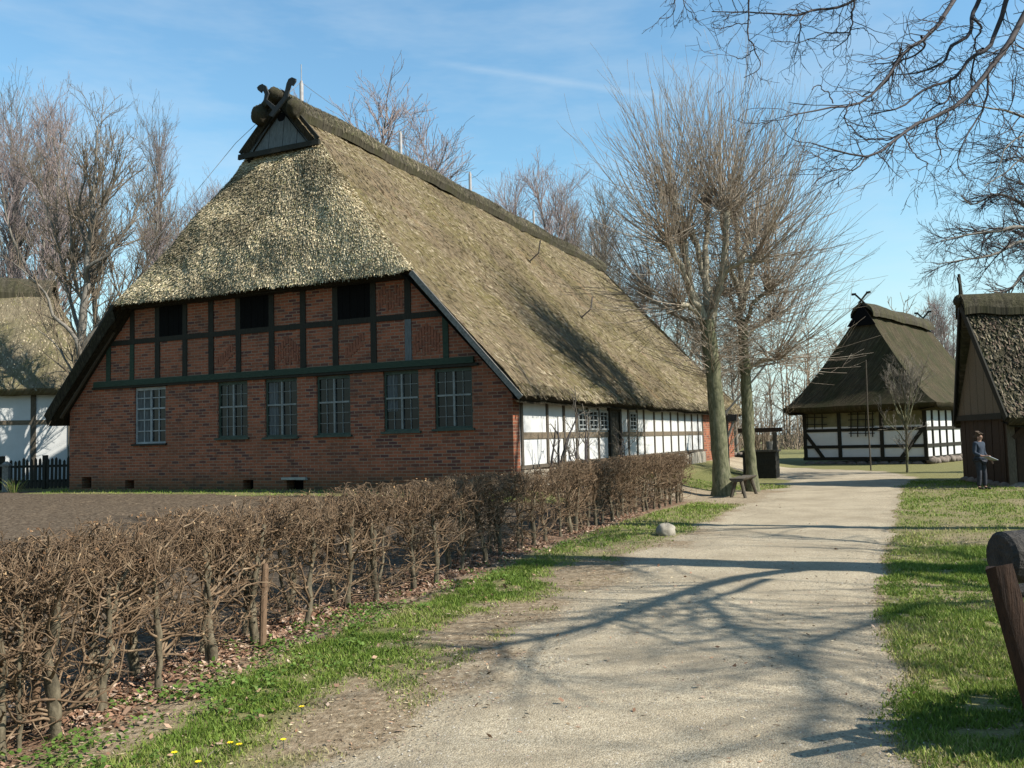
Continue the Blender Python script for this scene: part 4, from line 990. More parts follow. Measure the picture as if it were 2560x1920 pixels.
mb = MB(); blob(mb, (0, 0, .06), (.18, .15, .155), 21, 18); bo = mb.build('boulder', M['stone'], None, True); bo.location = (2.66, 15.7, zgf(2.66, 15.7)); bo.rotation_euler = (0, 0, .4)
tag(bo, 'rounded pale boulder lying in the grass where hedge verge meets path', 'boulder')
FWALL = empty('fieldstone_wall', (15.6, 55.0, 0), R(160), 'low dry fieldstone wall left of the white barn', 'wall')
mb = MB()
for i in range(26):
    for j in range(2): blob(mb, (i * .33 + .16 * j, rg2.uniform(-.05, .05), .16 + j * .28), (.22, .22, .17), i * 3 + j, 6)
mb.build('stones', M['stone_field'], FWALL, True)

def stake(x, y, h, r, lean, label):
    mb = MB(); n = 8; z0_ = zgf(x, y)
    mb.tube([(0, 0, -.15), (lean * .5, 0, h * .5), (lean, .01, h - .04), (lean, .01, h)], [r, r * .97, r * .95, r * .7], 9)
    o = mb.build('hedge_stake', M['stake'], None, True); o.location = (x, y, z0_); tag(o, label, 'stake')
M['stake'] = simple('stake', (.09, .055, .033), (.18, .115, .07), 8, (10, 10, 1.5), bs=.5)
stake(-3.02, 5.62, .80, .028, -.01, 'reddish brown stake at the far left end of the hedge')
stake(-2.22, 7.75, .72, .032, .03, 'orange brown split stake leaning among the middle hedge trunks')

# near fence at the right edge: leaning post and round rail, panel running on to the right
M['timber_shaded_red'] = simple('timber_shaded_red', (.010, .005, .003), (.034, .017, .009), 9, (9, 9, 1.2), bs=.8, bd=.02)  # post wood darkened to carry the shade it stands in
NF = empty('log_fence', (1.80, 3.0, zgf(1.80, 3.0)), 0, 'rough log fence post with round rail end at right edge of picture', 'fence')
mb = MB(); mb.hexa([(-.235, -.06, 1.28), (-.06, -.08, 1.30), (-.235, .09, 1.28), (-.06, .08, 1.30), (-.235, -.06, 1.28), (-.06, -.08, 1.30), (-.235, .09, 1.28), (-.06, .08, 1.30)])
mb = MB()
pts = np.array([(.185, 0, -.3), (.01, 0, .45), (-.10, 0, .9), (-.185, 0, 1.275)]); wd = [.055, .052, .05, .046]
ring = []
for p, w in zip(pts, wd): ring.append([(p[0] - w, -.012, p[2] - .01), (p[0] - w * .5, -.035, p[2] + .004), (p[0] + w * .8, -.03, p[2] + .012), (p[0] + w * 1.1, .02, p[2] - .006), (p[0] - w * .4, .03, p[2] - .004)])
ring = np.array(ring); ring = np.concatenate([ring, ring[:, :1]], 1)
lg = np.concatenate([[0], np.cumsum(np.linalg.norm(np.diff(pts, axis=0), axis=1))]); UVr = np.stack([np.tile(np.linspace(0, .4, 6), (len(pts), 1)), np.tile(lg[:, None], (1, 6))], -1)
mb.grid(ring, UVr); mb.face(ring[-1][:5]); mb.build('post', M['timber_shaded_red'], NF)
mb = MB(); lo = [(-.105, .125, 1.285), (-.05, .13, 1.285), (.6, .30, 1.29), (1.7, .55, 1.28)]
mb.tube([lo[0], tuple(np.array(lo[0]) + (.012, .001, 0))] + lo[1:], [.078, .09, .092, .094, .096], 20); mb.tube([(1.6, .5, -.3), (1.62, .53, 1.5)], [.1, .09], 10); rl = mb.build('rail', M['bark_log'], NF, True)
# the panel beyond the frame whose shadow falls over the grass
p0 = np.array([2.86, 4.62]) - np.array([1.78, 3.0]); dr_ = np.array([.93, .37])
for z, e0 in ((1.12, -.08), (.92, -.45), (.72, -.1), (.5, -.1), (.3, -.1)):
    a = p0 + dr_ * e0; b_ = p0 + dr_ * 3.2; mb = MB(); mb.tube([(a[0], a[1], z), (b_[0], b_[1], z + .03)], .035, 8); mb.build('rail', M['bark_log'], NF, True)
mb = MB()
for i in range(110):
    q = p0 + dr_ * ((i % 60) * .055 + .05 + rg2.uniform(-.02, .02)); h = (rg2.uniform(.8, 1.22) if i < 60 else rg2.uniform(.3, .8)) + .006 * (i % 60)
    mb.tube([(q[0], q[1] + .03, -.1), (q[0] + rg2.uniform(-.05, .05), q[1] + .03, h)], .034, 6)
mb.build('wattle_rod', M['bark_log'], NF, True)

# ---------------------------------------------------------------- person in the shade of the granary
M['skin'] = simple('skin', (.24, .14, .10), (.30, .18, .13), 8, rough=.6, bs=.05)
M['jacket'] = simple('jacket', (.022, .03, .044), (.036, .048, .066), 14, rough=.9, bs=.4)
M['trousers'] = simple('trousers', (.018, .02, .026), (.04, .042, .05), 14, rough=.9, bs=.3)
M['hair'] = simple('hair', (.03, .02, .014), (.08, .055, .035), 30, (6, 6, 1), rough=.7)
M['paper'] = simple('paper', (.2, .23, .26), (.3, .33, .36), 4, rough=.7, bs=0)
M['shoe'] = simple('shoe', (.015, .013, .012), (.03, .026, .022), 9, rough=.6)
PX, PY = 13.32, 25.3
PE = empty('person', (PX, PY, zgf(PX, PY)), R(-150), 'person in blue grey jacket and dark trousers standing beside the dark granary', 'person')
# local: facing +y, x to the right hand side of the figure mirrored; height 1.6 m
def skin(name, verts, edges, rad, mat, root=0, sub=2):
    me = bpy.data.meshes.new(name); me.from_pydata(verts, edges, []); o = link(name, me, mat, PE)
    md = o.modifiers.new('skin', 'SKIN'); md.use_smooth_shade = True
    sv = me.skin_vertices[0].data
    for i, r_ in enumerate(rad):
        sv[i].radius = r_ if isinstance(r_, tuple) else (r_, r_); sv[i].use_root = (i == root)
    s = o.modifiers.new('sub', 'SUBSURF'); s.levels = s.render_levels = sub
    return o
B = [(0, 0, .84), (0, .0, .98), (0, -.01, 1.12), (0, -.01, 1.26), (0, 0, 1.35), (0, .015, 1.41), (0, .03, 1.485), (0, .035, 1.555),   # 0-7 pelvis .. crown
     (.085, 0, .80), (.095, .02, .43), (.10, -.02, .07), (.105, .10, .03),      # right leg 8-11
     (-.085, 0, .80), (-.10, .05, .43), (-.115, .03, .07), (-.125, .15, .03),    # left leg 12-15
     (.165, -.01, 1.30), (.205, -.03, 1.05), (.17, .17, .955), (.13, .235, .955),    # right arm 16-19
     (-.165, -.01, 1.30), (-.21, -.02, 1.06), (-.20, .12, .88), (-.185, .19, .84)]   # left arm 20-23
BE_ = [(0, 1), (1, 2), (2, 3), (3, 4), (4, 5), (5, 6), (6, 7), (0, 8), (8, 9), (9, 10), (10, 11), (0, 12), (12, 13), (13, 14), (14, 15), (3, 16), (16, 17), (17, 18), (18, 19), (3, 20), (20, 21), (21, 22), (22, 23)]
BR = [(.13, .10), (.115, .085), (.13, .09), (.14, .09), (.06, .06), .045, (.07, .085), (.062, .075), .078, .05, .036, .034, .078, .05, .036, .034, .052, .038, .03, .026, .052, .038, .03, .026]
# fingers and thumbs rooted inside the palms
for base, dirn, sx in (((.13, .235, .955), np.array([-.25, .9, -.15]), 1), ((-.185, .19, .84), np.array([.1, .75, -.55]), -1)):
    bi = 19 if sx == 1 else 23
    d = dirn / np.linalg.norm(dirn); sd_ = np.array([sx * .0, -.5, -.86]) if sx == 1 else np.array([.9, 0, 0.1]); sd_ = sd_ - d * (sd_ @ d); sd_ /= np.linalg.norm(sd_); nn = np.cross(d, sd_)
    k0 = len(B); B.append(tuple(np.array(base) + d * .045)); BR.append((.034, .018)); BE_.append((bi, k0))
    for f, (off, ln) in enumerate(((-.027, .066), (-.009, .076), (.009, .07), (.026, .055))):
        a = np.array(base) + d * .07 + sd_ * off; b2 = a + d * ln * .55 + nn * .012; c2 = b2 + d * ln * .35 + nn * .03
        i0 = len(B); B += [tuple(a), tuple(b2), tuple(c2)]; BR += [.0095, .0085, .0075]; BE_ += [(k0, i0), (i0, i0 + 1), (i0 + 1, i0 + 2)]
    t0 = np.array(base) + d * .03 - sd_ * .03; t1 = t0 - sd_ * .025 + d * .03; i0 = len(B); B += [tuple(t0), tuple(t1)]; BR += [.011, .0095]; BE_ += [(k0, i0), (i0, i0 + 1)]
skin('body', B, BE_, BR, M['skin'])
# face: nose, brow, ears and lips as small raised forms on the head
mb = MB(); mb.hexa([(-.012, .10, 1.455), (.012, .10, 1.455), (-.009, .085, 1.455), (.009, .085, 1.455), (-.006, .105, 1.50), (.006, .105, 1.50), (-.006, .09, 1.50), (.006, .09, 1.50)])
for sg in (-1, 1): blob(mb, (sg * .078, .02, 1.475), (.012, .02, .03), 3, 6)
mb.build('nose_and_ears', M['skin'], PE, True)
mb = MB()
for sg in (-1, 1): blob(mb, (sg * .03, .105, 1.503), (.012, .008, .007), 2, 6)
mb.build('eye', M['hair'], PE, True)
J = [(0, 0, .80), (0, 0, .90), (0, 0, 1.0), (0, -.01, 1.14), (0, -.01, 1.27), (0, 0, 1.365), (.17, -.01, 1.305), (.21, -.03, 1.05), (.18, .15, .965), (-.17, -.01, 1.305), (-.215, -.02, 1.06), (-.203, .10, .895)]
skin('jacket', J, [(0, 1), (1, 2), (2, 3), (3, 4), (4, 5), (4, 6), (6, 7), (7, 8), (4, 9), (9, 10), (10, 11)], [(.175, .135), (.168, .13), (.15, .118), (.16, .12), (.155, .11), (.075, .07), .072, .056, .047, .072, .056, .047], M['jacket'], 2)
T = [(0, 0, .86), (.088, 0, .78), (.097, .02, .43), (.10, -.015, .085), (-.088, 0, .78), (-.102, .05, .43), (-.115, .03, .085)]
skin('trousers', T, [(0, 1), (1, 2), (2, 3), (0, 4), (4, 5), (5, 6)], [(.14, .115), .098, .07, .06, .098, .07, .06], M['trousers'])
for nm_, (x, y) in (('r', (.102, .03)), ('l', (-.12, .08))):
    skin('shoe', [(x, y - .07, .045), (x, y, .04), (x + (.008 if nm_ == 'r' else -.008), y + .13, .035)], [(0, 1), (1, 2)], [(.046, .045), (.05, .044), (.042, .034)], M['shoe'])
skin('hair', [(0, .01, 1.60), (0, -.02, 1.55), (0, -.045, 1.48), (0, -.05, 1.41)], [(0, 1), (1, 2), (2, 3)], [(.055, .06), (.088, .088), (.09, .072), (.07, .05)], M['hair'], 1)
mb = MB(); mb.hexa([(x, y, z) for z, o in ((.885, 0), (.90, .008)) for y, zz in ((.13, 0), (.36, 0)) for x in (-.24, .16)])
mb = MB(); q = [(-.26, .20, .80), (.16, .20, .92), (.16, .38, .95), (-.26, .38, .83)]; mb.prism(q, (0, .0, .012)); pf = mb.build('folded_map', M['paper'], None); pf.parent = None
pf.matrix_world = PE.matrix_basis.copy(); pf.location = PE.location; pf.rotation_euler = PE.rotation_euler
tag(pf, 'pale folded map held in front of the person in the blue jacket', 'map')
# ---------------------------------------------------------------- hedge of bare clipped hornbeam
def hedge_variant(seed, thick, fork):
    r = np.random.RandomState(seed); H = 1.26
    stems = []
    lean = r.uniform(-.10, .10); n = 12
    def stem(p0, top, r0, r1, wig):
        t = np.linspace(0, 1, n)[:, None]; p = np.array(p0) * (1 - t) + np.array(top) * t
        w = np.cumsum(r.normal(0, wig, (n, 3)), 0); w -= w[0]; w[:, 2] *= .3; p = p + w * np.array([1, .7, 1]); 
        rad = (r0 * (1 - t[:, 0]) + r1 * t[:, 0]) * (1 + .22 * r.normal(0, 1, n).clip(-1, 1.5)); rad[0] *= 1.35
        return p, rad
    stems.append(stem((0, 0, -.08), (lean, r.uniform(-.05, .05), r.uniform(.82, 1.08)), thick, thick * .55, .016))
    if fork:
        b = stems[0][0][3 + seed % 3]; stems.append(stem(b, (lean + r.choice([-1, 1]) * r.uniform(.12, .24), r.uniform(-.06, .06), r.uniform(.9, 1.12)), thick * .7, thick * .4, .02))
    if seed % 4 == 1: stems.append(stem((r.uniform(-.09, .09), .03, -.08), (r.uniform(-.2, .2), 0, .85), thick * .55, thick * .35, .018))
    SP = np.stack([s[0] for s in stems]); SR = np.stack([s[1] for s in stems])
    # limbs run along the row, twist and were cut again and again
    m = 32; p, t, rr, _, tt = sample(r, SP, SR, m, .2, 1)
    d = np.stack([r.choice([-1, 1], m) * r.uniform(.5, 1.1, m), r.normal(0, .32, m), r.uniform(-.1, .75, m)], 1)
    A = grow(r, p, d, r.uniform(.3, .78, m), 8, .04, .22); RA_ = taper(np.minimum(rr * .62, r.uniform(.006, .013, m)), np.full(m, .0035), 8)
    m = 120; p, t, rr, _, _ = sample(r, A, RA_, m, .1, 1); d = side_dirs(r, t, 1.0, .4); d[:, 1] += r.normal(0, .25, m); d[:, 2] += .15
    Bq = grow(r, p, d, r.uniform(.08, .26, m), 5, .06, .25); RB_ = taper(np.minimum(rr * .7, .0055), np.full(m, .0022), 5)
    m = 230; p, t, rr, _, _ = sample(r, Bq, RB_, m, .15, 1); d = side_dirs(r, t, .95, .4)
    Cq = grow(r, p, d, r.uniform(.04, .13, m), 4, .04, .22); RC_ = taper(np.minimum(rr * .75, .0036), np.full(m, .0016), 4)
    # dense clipped crest
    m = 70; p = np.stack([r.uniform(-.52, .52, m), r.normal(0, .12, m), r.uniform(.80, 1.1, m)], 1); d = np.stack([r.normal(0, .6, m), r.normal(0, .35, m), r.uniform(.2, 1.0, m)], 1)
    Dq = grow(r, p, d, r.uniform(.14, .32, m), 6, .02, .25); RD_ = taper(r.uniform(.003, .008, m), np.full(m, .003), 6)
    m = 560; p, t, rr, _, _ = sample(r, Dq, RD_, m, .25, 1); d = side_dirs(r, t, 1.0, .45); d[:, 2] += .25
    Eq = grow(r, p, d, r.uniform(.035, .13, m), 4, .03, .25); RE_ = taper(np.full(m, .0036), np.full(m, .0018), 4)
    tw = []
    for P, Q in ((A, RA_), (Bq, RB_), (Cq, RC_), (Dq, RD_), (Eq, RE_)):
        P = P.copy(); top = H + .035 * np.sin(P[..., 0] * 9 + seed) + .02 * np.cos(P[..., 1] * 13 + P[..., 0] * 21)
        over = P[..., 2] > top; P[..., 2] = np.where(over, top - .15 * (P[..., 2] - top), P[..., 2])
        P[..., 1] = np.clip(P[..., 1], -.30, .30) ; P[..., 2] = np.maximum(P[..., 2], .05)
        tw.append((P, Q))
    k = 150; p, t, q, L, tt = sample(r, np.concatenate([Cq, Eq]), np.concatenate([RC_, RE_]), k, .2, 1); p[:, 2] = np.minimum(p[:, 2], H + .03)
    return SP, SR, tw, p
HV = []
for s in range(14):
    r_ = random.Random(s); SP, SR, tw, lp = hedge_variant(100 + s, r_.uniform(.026, .042), s % 3 == 0)
    e = empty('hedge_plant', (0, 0, 0)); 
    tubes_obj('gnarled_trunk', [(SP, SR)], M['hedge_trunk'], e, 7); tubes_obj('twigs', tw[1:], M['hedge_twig'], e, 3, [([tw[0]], 5)])
    rl_ = np.random.RandomState(s); n = len(lp); a = unit(rl_.normal(0, 1, (n, 3))); b_ = unit(np.cross(a, rl_.normal(0, 1, (n, 3)))); sz = rl_.uniform(.006, .016, n)[:, None]
    Vl = np.stack([lp - a * sz, lp - b_ * sz * .6, lp + a * sz, lp + b_ * sz * .6], 1).reshape(-1, 3); pl_ = np.array([(.2, .11, .055), (.30, .18, .09), (.13, .075, .04), (.36, .25, .14)])
    me = bpy.data.meshes.new('withered_leaves'); fill_mesh(me, Vl, np.arange(n * 4), np.full(n, 4)); at = me.color_attributes.new('tint', 'FLOAT_COLOR', 'POINT'); rgba = np.ones((n * 4, 4), np.float32); rgba[:, :3] = np.repeat(pl_[rl_.choice(4, n)], 4, 0); at.data.foreach_set('color', rgba.ravel()); link('withered_leaves', me, M['tint'], e)
    HV.append(e)
near = [(-3.35, 4.0), (-2.95, 5.15), (-2.86, 5.5), (-2.80, 6.0), (-2.62, 6.5), (-2.48, 7.3), (-2.33, 7.95), (-2.02, 8.5), (-1.80, 9.45), (-1.56, 9.95), (-1.22, 10.6), (-.99, 10.95), (-.73, 12.0), (-.45, 12.8), (-.25, 13.48), (.05, 14.1), (.27, 14.6), (.52, 15.2), (.79, 15.77)]
ords = 'first second third fourth fifth sixth seventh eighth ninth tenth eleventh twelfth thirteenth fourteenth fifteenth sixteenth seventeenth eighteenth nineteenth twentieth'.split()
pos = list(near); y = 16.15
while y < 23.3:
    pos.append((float(hx(np.array(y))) + rg.uniform(-.08, .08), y)); y += .29
back = [(float(hx(np.array(q))) - .30 + rg.uniform(-.06, .06), q) for q in (4.6, 5.3, 5.75, 6.25, 6.9, 7.6, 8.2, 8.95, 9.7, 10.3, 11.4, 12.4, 13.1, 13.8)]
pos += back
hrg = random.Random(77); used = set()
for i, (x, y) in enumerate(pos):
    k = i % 14; rz = math.atan2(hx(np.array(y + .4)) * 0 + .8, float(hx(np.array(y + .4)) - hx(np.array(y - .4)))) + hrg.choice([0, PI]) + hrg.uniform(-.15, .15)
    sc = (hrg.uniform(.95, 1.15), hrg.uniform(.95, 1.15), hrg.uniform(.97, 1.03) if y < 16 else 1.03)
    loc = (x, y, zgf(x, y) - .01)
    if i < len(near):
        lab = 'gnarled bare hedge plant, ' + ('just outside the left picture edge' if i == 0 else f'{ords[i - 1]} trunk from the near left end'); 
    elif i >= len(pos) - len(back): lab = 'thinner bare hedge plant in the back row behind the near hedge trunks'; sc = (sc[0], sc[1], .97)
    elif y < 20.5: lab = 'bare clipped plant with thin trunk in the dense middle of the hedge'
    else: lab = 'bare clipped plant in the dense far end of the hedge near the limes'
    if k not in used:
        e = HV[k]; e.location = loc; e.rotation_euler = (0, 0, rz); e.scale = sc; used.add(k)
    else: e = dup(HV[k], loc, rz, sc)
    tag(e, lab, 'hedge plant', 'clipped hedge plants along the path')

# ---------------------------------------------------------------- trees
def bundle(polys, n, radii):
    P = np.stack([resample(p, n) for p in polys]); Rr = np.stack([np.linspace(a, b, n) for a, b in radii]); return P, Rr
def knob(P, Rr, amp=1.7):
    Rr = Rr.copy(); Rr[:, -1] *= amp; Rr[:, -2] *= amp * .8; return Rr

def pollard(name, trunk, trad, limbs, lrad, heads_only, seed, label, nshoot, low):
    r = np.random.RandomState(seed); root = np.array(trunk[0]); e = empty(name, tuple(root), 0, label, 'tree', 'pollarded lime trees')
    sh = lambda L: [tuple(np.array(p) - root) for p in L]
    TP, TR = bundle([sh(trunk)], 16, [trad]); TR[0] *= 1 + .05 * r.normal(0, 1, 16); TR[0, 0] *= 1.45; TR[0, 1] *= 1.12; TP[0, 0, 2] -= .15
    TP[..., :2] += .02 * np.cumsum(r.normal(0, .6, (1, 16, 2)), 1)
    LP, LR = bundle([sh(l) for l in limbs], 12, lrad); LP[:, 1:-1] += r.normal(0, .025, LP[:, 1:-1].shape); LR = knob(LP, LR * (1 + .08 * r.normal(0, 1, LR.shape)), 1.6)
    tubes_obj('trunk', [(TP, TR)], M['bark_lime'], e, 12); tubes_obj('limb', [(LP, LR)], M['bark_limb'], e, 10)
    axis = LP[:, 0].mean(0)
    P0, D, Ls, R0 = [], [], [], []
    for i in range(len(LP)):
        h = LP[i, -1]; out = h - axis; out[2] *= .3; out = out / (np.linalg.norm(out) + 1e-6)
        k = nshoot; d = unit(r.normal(0, .7, (k, 3)) + out * .5 + np.array([0, 0, .66])); d[:, 2] = np.maximum(d[:, 2], -.15)
        P0.append(h + r.normal(0, .09, (k, 3))); D.append(d); Ls.append(r.uniform(1.7, 3.5, k) * (1 + .32 * d[:, 2])); R0.append(r.uniform(.008, .0175, k))
    # shoots all along the limbs and the upper trunk, first level outwards then turning up
    k = low; p, t, rr, _, tt = sample(r, LP, LR, k, .05, .98); o = p - axis; o[:, 2] = 0; o = unit(o + r.normal(0, .5, o.shape))
    d = unit(o + r.normal(0, .35, (k, 3)) + np.array([0, 0, .12])); P0.append(p); D.append(d); Ls.append(r.uniform(.9, 2.7, k)); R0.append(r.uniform(.006, .013, k))
    k = low // 3; p, t, rr, _, tt = sample(r, TP, TR, k, .66, 1); d = unit(np.stack([r.normal(0, 1, k), r.normal(0, 1, k), r.uniform(-.05, .3, k)], 1)); P0.append(p); D.append(d); Ls.append(r.uniform(.8, 2.6, k)); R0.append(r.uniform(.006, .015, k))
    P0, D, Ls, R0 = map(np.concatenate, (P0, D, Ls, R0))
    S = grow(r, P0, D, Ls, 9, .045, .05); SR = taper(R0, np.full(len(R0), .0042), 9)
    k = int(len(P0) * 1.15); p, t, rr, L, tt = sample(r, S, SR, k, .25, .95); d = side_dirs(r, t, .5, .2); d[:, 2] += .15
    T2 = grow(r, p, d, L * r.uniform(.12, .38, k), 5, .05, .07); T2R = taper(np.minimum(rr * .75, .0075), np.full(k, .0036), 5)
    k = len(P0) // 2; p, t, rr, L, tt = sample(r, T2, T2R, k, .2, .9); d = side_dirs(r, t, .6, .2); T3 = grow(r, p, d, r.uniform(.15, .5, k), 4, .03, .07); T3R = taper(np.full(k, .0034), np.full(k, .0022), 4)
    tubes_obj('crown', [(S, SR), (T2, T2R), (T3, T3R)], M['shoot_red'], e, 3)
    return e
T1t = [(5.98, 25.4, -.03), (5.92, 25.4, .92), (5.88, 25.4, 2.25), (5.83, 25.4, 3.59), (5.77, 25.4, 4.4), (5.74, 25.4, 5.05)]
T1 = [[(5.74, 25.4, 4.7), (5.37, 25.2, 5.48), (5.1, 25.0, 5.94), (4.91, 24.8, 6.39), (4.76, 24.7, 6.67), (4.48, 24.5, 7.16)],
 [(5.74, 25.4, 4.7), (5.44, 25.3, 5.59), (5.16, 25.2, 6.27), (5.12, 25.2, 6.96), (5.08, 25.2, 7.41)],
 [(5.76, 25.4, 4.8), (5.8, 25.6, 6.03), (5.67, 25.8, 6.82), (5.59, 25.9, 7.35), (5.45, 26.0, 7.83)],
 [(5.8, 25.4, 4.8), (5.99, 25.3, 5.72), (6.16, 25.1, 6.42), (6.21, 25.0, 7.13), (6.24, 24.9, 7.65), (6.28, 24.9, 8.09)],
 [(5.78, 25.4, 4.9), (5.8, 25.8, 6.92), (5.97, 26.2, 7.66), (6.08, 26.4, 8.28), (6.05, 26.5, 8.77)],
 [(5.16, 25.2, 6.2), (5.01, 25.9, 8.13), (4.95, 26.1, 8.95)],
 [(5.9, 25.35, 5.3), (6.23, 25.0, 6.4), (6.55, 24.7, 6.62), (7.0, 24.6, 6.64)],
 [(5.74, 25.4, 4.7), (5.41, 25.2, 5.18), (5.06, 24.9, 5.39), (4.81, 24.8, 5.43)],
 [(5.7, 25.4, 4.6), (5.3, 25.9, 5.1), (4.7, 26.6, 5.6), (4.3, 27.0, 6.1)]]
pollard('pollarded_lime', T1t, (.27, .2), T1, [(.13, .07), (.12, .07), (.12, .07), (.12, .075), (.12, .06), (.06, .06), (.09, .06), (.08, .06), (.07, .05)], None, 3, 'thick trunked bare pollarded lime, the nearer of two beside the path', 76, 400)
T2t = [(7.15, 26.7, -.03), (7.11, 26.7, 1.42), (7.07, 26.7, 2.96), (7.04, 26.7, 4.37), (7.05, 26.7, 5.22)]
T2 = [[(7.03, 26.7, 5.0), (7.08, 26.7, 6.18), (7.11, 26.8, 6.99), (7.37, 27.0, 7.55), (7.48, 27.1, 7.78)],
 [(7.08, 26.7, 5.5), (7.37, 26.9, 6.47), (7.75, 27.2, 7.32), (8.07, 27.4, 8.0)],
 [(7.05, 26.7, 5.9), (6.76, 26.5, 6.67), (6.6, 26.4, 7.02), (6.51, 26.3, 8.09), (6.46, 26.3, 8.61)],
 [(7.08, 26.7, 4.9), (7.22, 26.5, 5.32), (7.3, 26.2, 5.68), (7.7, 26.0, 5.95)],
 [(7.05, 26.7, 5.0), (6.85, 27.0, 5.82), (6.78, 27.3, 6.14)],
 [(7.1, 26.8, 6.8), (7.1, 27.0, 8.09), (7.12, 27.1, 8.64)],
 [(7.06, 26.7, 4.6), (7.6, 27.0, 5.0), (8.1, 27.2, 5.3)],
 [(7.08, 26.7, 3.6), (7.5, 26.6, 3.9), (8.0, 26.5, 4.0)]]
pollard('pollarded_lime', T2t, (.185, .15), T2, [(.12, .07), (.10, .07), (.09, .06), (.07, .05), (.07, .05), (.08, .06), (.06, .045), (.05, .04)], None, 8, 'slimmer bare pollarded lime, the farther of two beside the path', 82, 440)

def spreading(name, trunk_polys, trunk_r, mat_t, mat_c, seed, label, counts, lens, group=None, up=.03, loc=None, rmin=.006, angs=(.7, .7, .7), wig=(.10, .12, .14), cat='tree', ktr=8, t0=.25, rcap=(.05, .02, .012), name_t='trunk', name_c='crown'):
    r = np.random.RandomState(seed); root = np.array(trunk_polys[0][0] if loc is None else loc, float)
    TP, TR = bundle([[tuple(np.array(p) - root) for p in l] for l in trunk_polys], 18, trunk_r)
    d = r.normal(0, 1, TP.shape).cumsum(1) * .012; d -= np.linspace(0, 1, 18)[None, :, None] * 0; d[:, 0] = 0; TP = TP + d
    e = empty(name, tuple(root), 0, label, cat, group)
    tubes_obj(name_t, [(TP, TR)], mat_t, e, ktr)
    lv = []; cP, cR = TP, TR
    for k, (cnt, (l0, l1)) in enumerate(zip(counts, lens)):
        p, t, rr, L, tt = sample(r, cP, cR, cnt, t0 if k == 0 else .12, 1.0)
        d = side_dirs(r, t, angs[k], .22); d[:, 2] += .12 if up > 0 else 0
        n = (9, 7, 5, 4)[k]
        P = grow(r, p, d, r.uniform(l0, l1, cnt) * (1.15 - .5 * tt), n, up, wig[k]); Q = taper(np.minimum(rr * .65, rcap[k]), np.full(cnt, rmin * (1, .9, .8, .7)[k]), n)
        lv.append((P, Q)); cP, cR = P, Q
    tubes_obj(name_c, lv, mat_c, e, 3)
    return e
# big tree between cottage and farmhouse
S_ = 29.5 / 34
def sc_(L): return [(x * S_, y * S_, ((z - 1.75) * S_ + 1.75) * (.90 if z > 4 else 1)) for x, y, z in L]
LBt = [[(-16.9, 34, -.8), (-16.85, 34, 2.0), (-16.73, 34.0, 4.95), (-16.63, 34.0, 6.0), (-16.6, 34.0, 7.06), (-16.54, 34.0, 8.13), (-16.4, 34.0, 9.19), (-16.41, 34.0, 10.26), (-16.27, 34.0, 11.7), (-16.21, 34.0, 13.14), (-16.14, 34.0, 14.59), (-16.08, 34.0, 16.05)],
 [(-16.65, 33.8, 5.6), (-16.35, 33.5, 6.43), (-15.94, 33.5, 7.11), (-15.46, 33.5, 7.8), (-14.7, 33.5, 8.69), (-14.0, 33.5, 9.73), (-13.52, 33.5, 10.57)],
 [(-16.68, 33.9, 5.6), (-16.42, 33.5, 6.0), (-16.91, 33.5, 7.21), (-17.47, 33.5, 7.78), (-17.68, 33.5, 8.42), (-18.25, 33.5, 9.28), (-19.16, 33.5, 10.14)],
 [(-16.6, 34, 7.0), (-16.78, 34.5, 8.22), (-17.14, 34.5, 9.31), (-17.3, 34.5, 10.77), (-17.38, 34.5, 12.23), (-17.6, 34.5, 14.07)],
 [(-16.41, 34, 9.2), (-16.16, 33.5, 9.79), (-15.4, 33.5, 10.33), (-14.98, 33.5, 10.96), (-14.49, 33.5, 11.72), (-14.15, 33.5, 12.71)],
 [(-16.66, 34, 5.8), (-17.0, 34.5, 7.2), (-17.43, 34.8, 8.29), (-17.73, 34.8, 9.76), (-18.03, 34.8, 11.23), (-18.48, 34.8, 12.72), (-18.92, 34.8, 13.99), (-19.3, 34.8, 15.11)],
 [(-16.4, 34, 9.9), (-16.55, 34.3, 10.7), (-16.84, 34.3, 11.72), (-16.92, 34.3, 12.89), (-16.64, 34.3, 14.35), (-16.86, 34.3, 15.45)],
 [(-16.3, 34, 11.0), (-16.18, 33.8, 11.64), (-15.55, 33.8, 12.99), (-15.19, 33.8, 13.91), (-14.91, 33.8, 14.85)],
 [(-16.6, 34, 7.6), (-16.62, 34.6, 8.96), (-16.19, 34.6, 9.67), (-15.9, 34.6, 10.76), (-15.62, 34.6, 11.78)],
 [(-16.7, 34, 4.9), (-17.0, 33.8, 5.6), (-17.5, 33.6, 6.6), (-18.2, 33.4, 7.3)], [(-16.7, 34, 5.0), (-16.2, 34.2, 6.2), (-15.4, 34.5, 7.3), (-14.6, 34.7, 8.0), (-13.4, 34.8, 8.6)]]
spreading('bare_tree', [sc_(l) for l in LBt], [(.24, .02), (.10, .012), (.09, .012), (.09, .012), (.08, .012), (.09, .012), (.07, .012), (.07, .012), (.06, .012), (.05, .01), (.06, .01)], M['bark_grey'], M['twig_brown'], 5, 'large multi-stemmed bare tree between the white cottage and the farmhouse', (190, 900, 2600), ((.9, 2.4), (.4, 1.2), (.2, .6)), up=.05, rmin=.0075, angs=(.55, .6, .65))

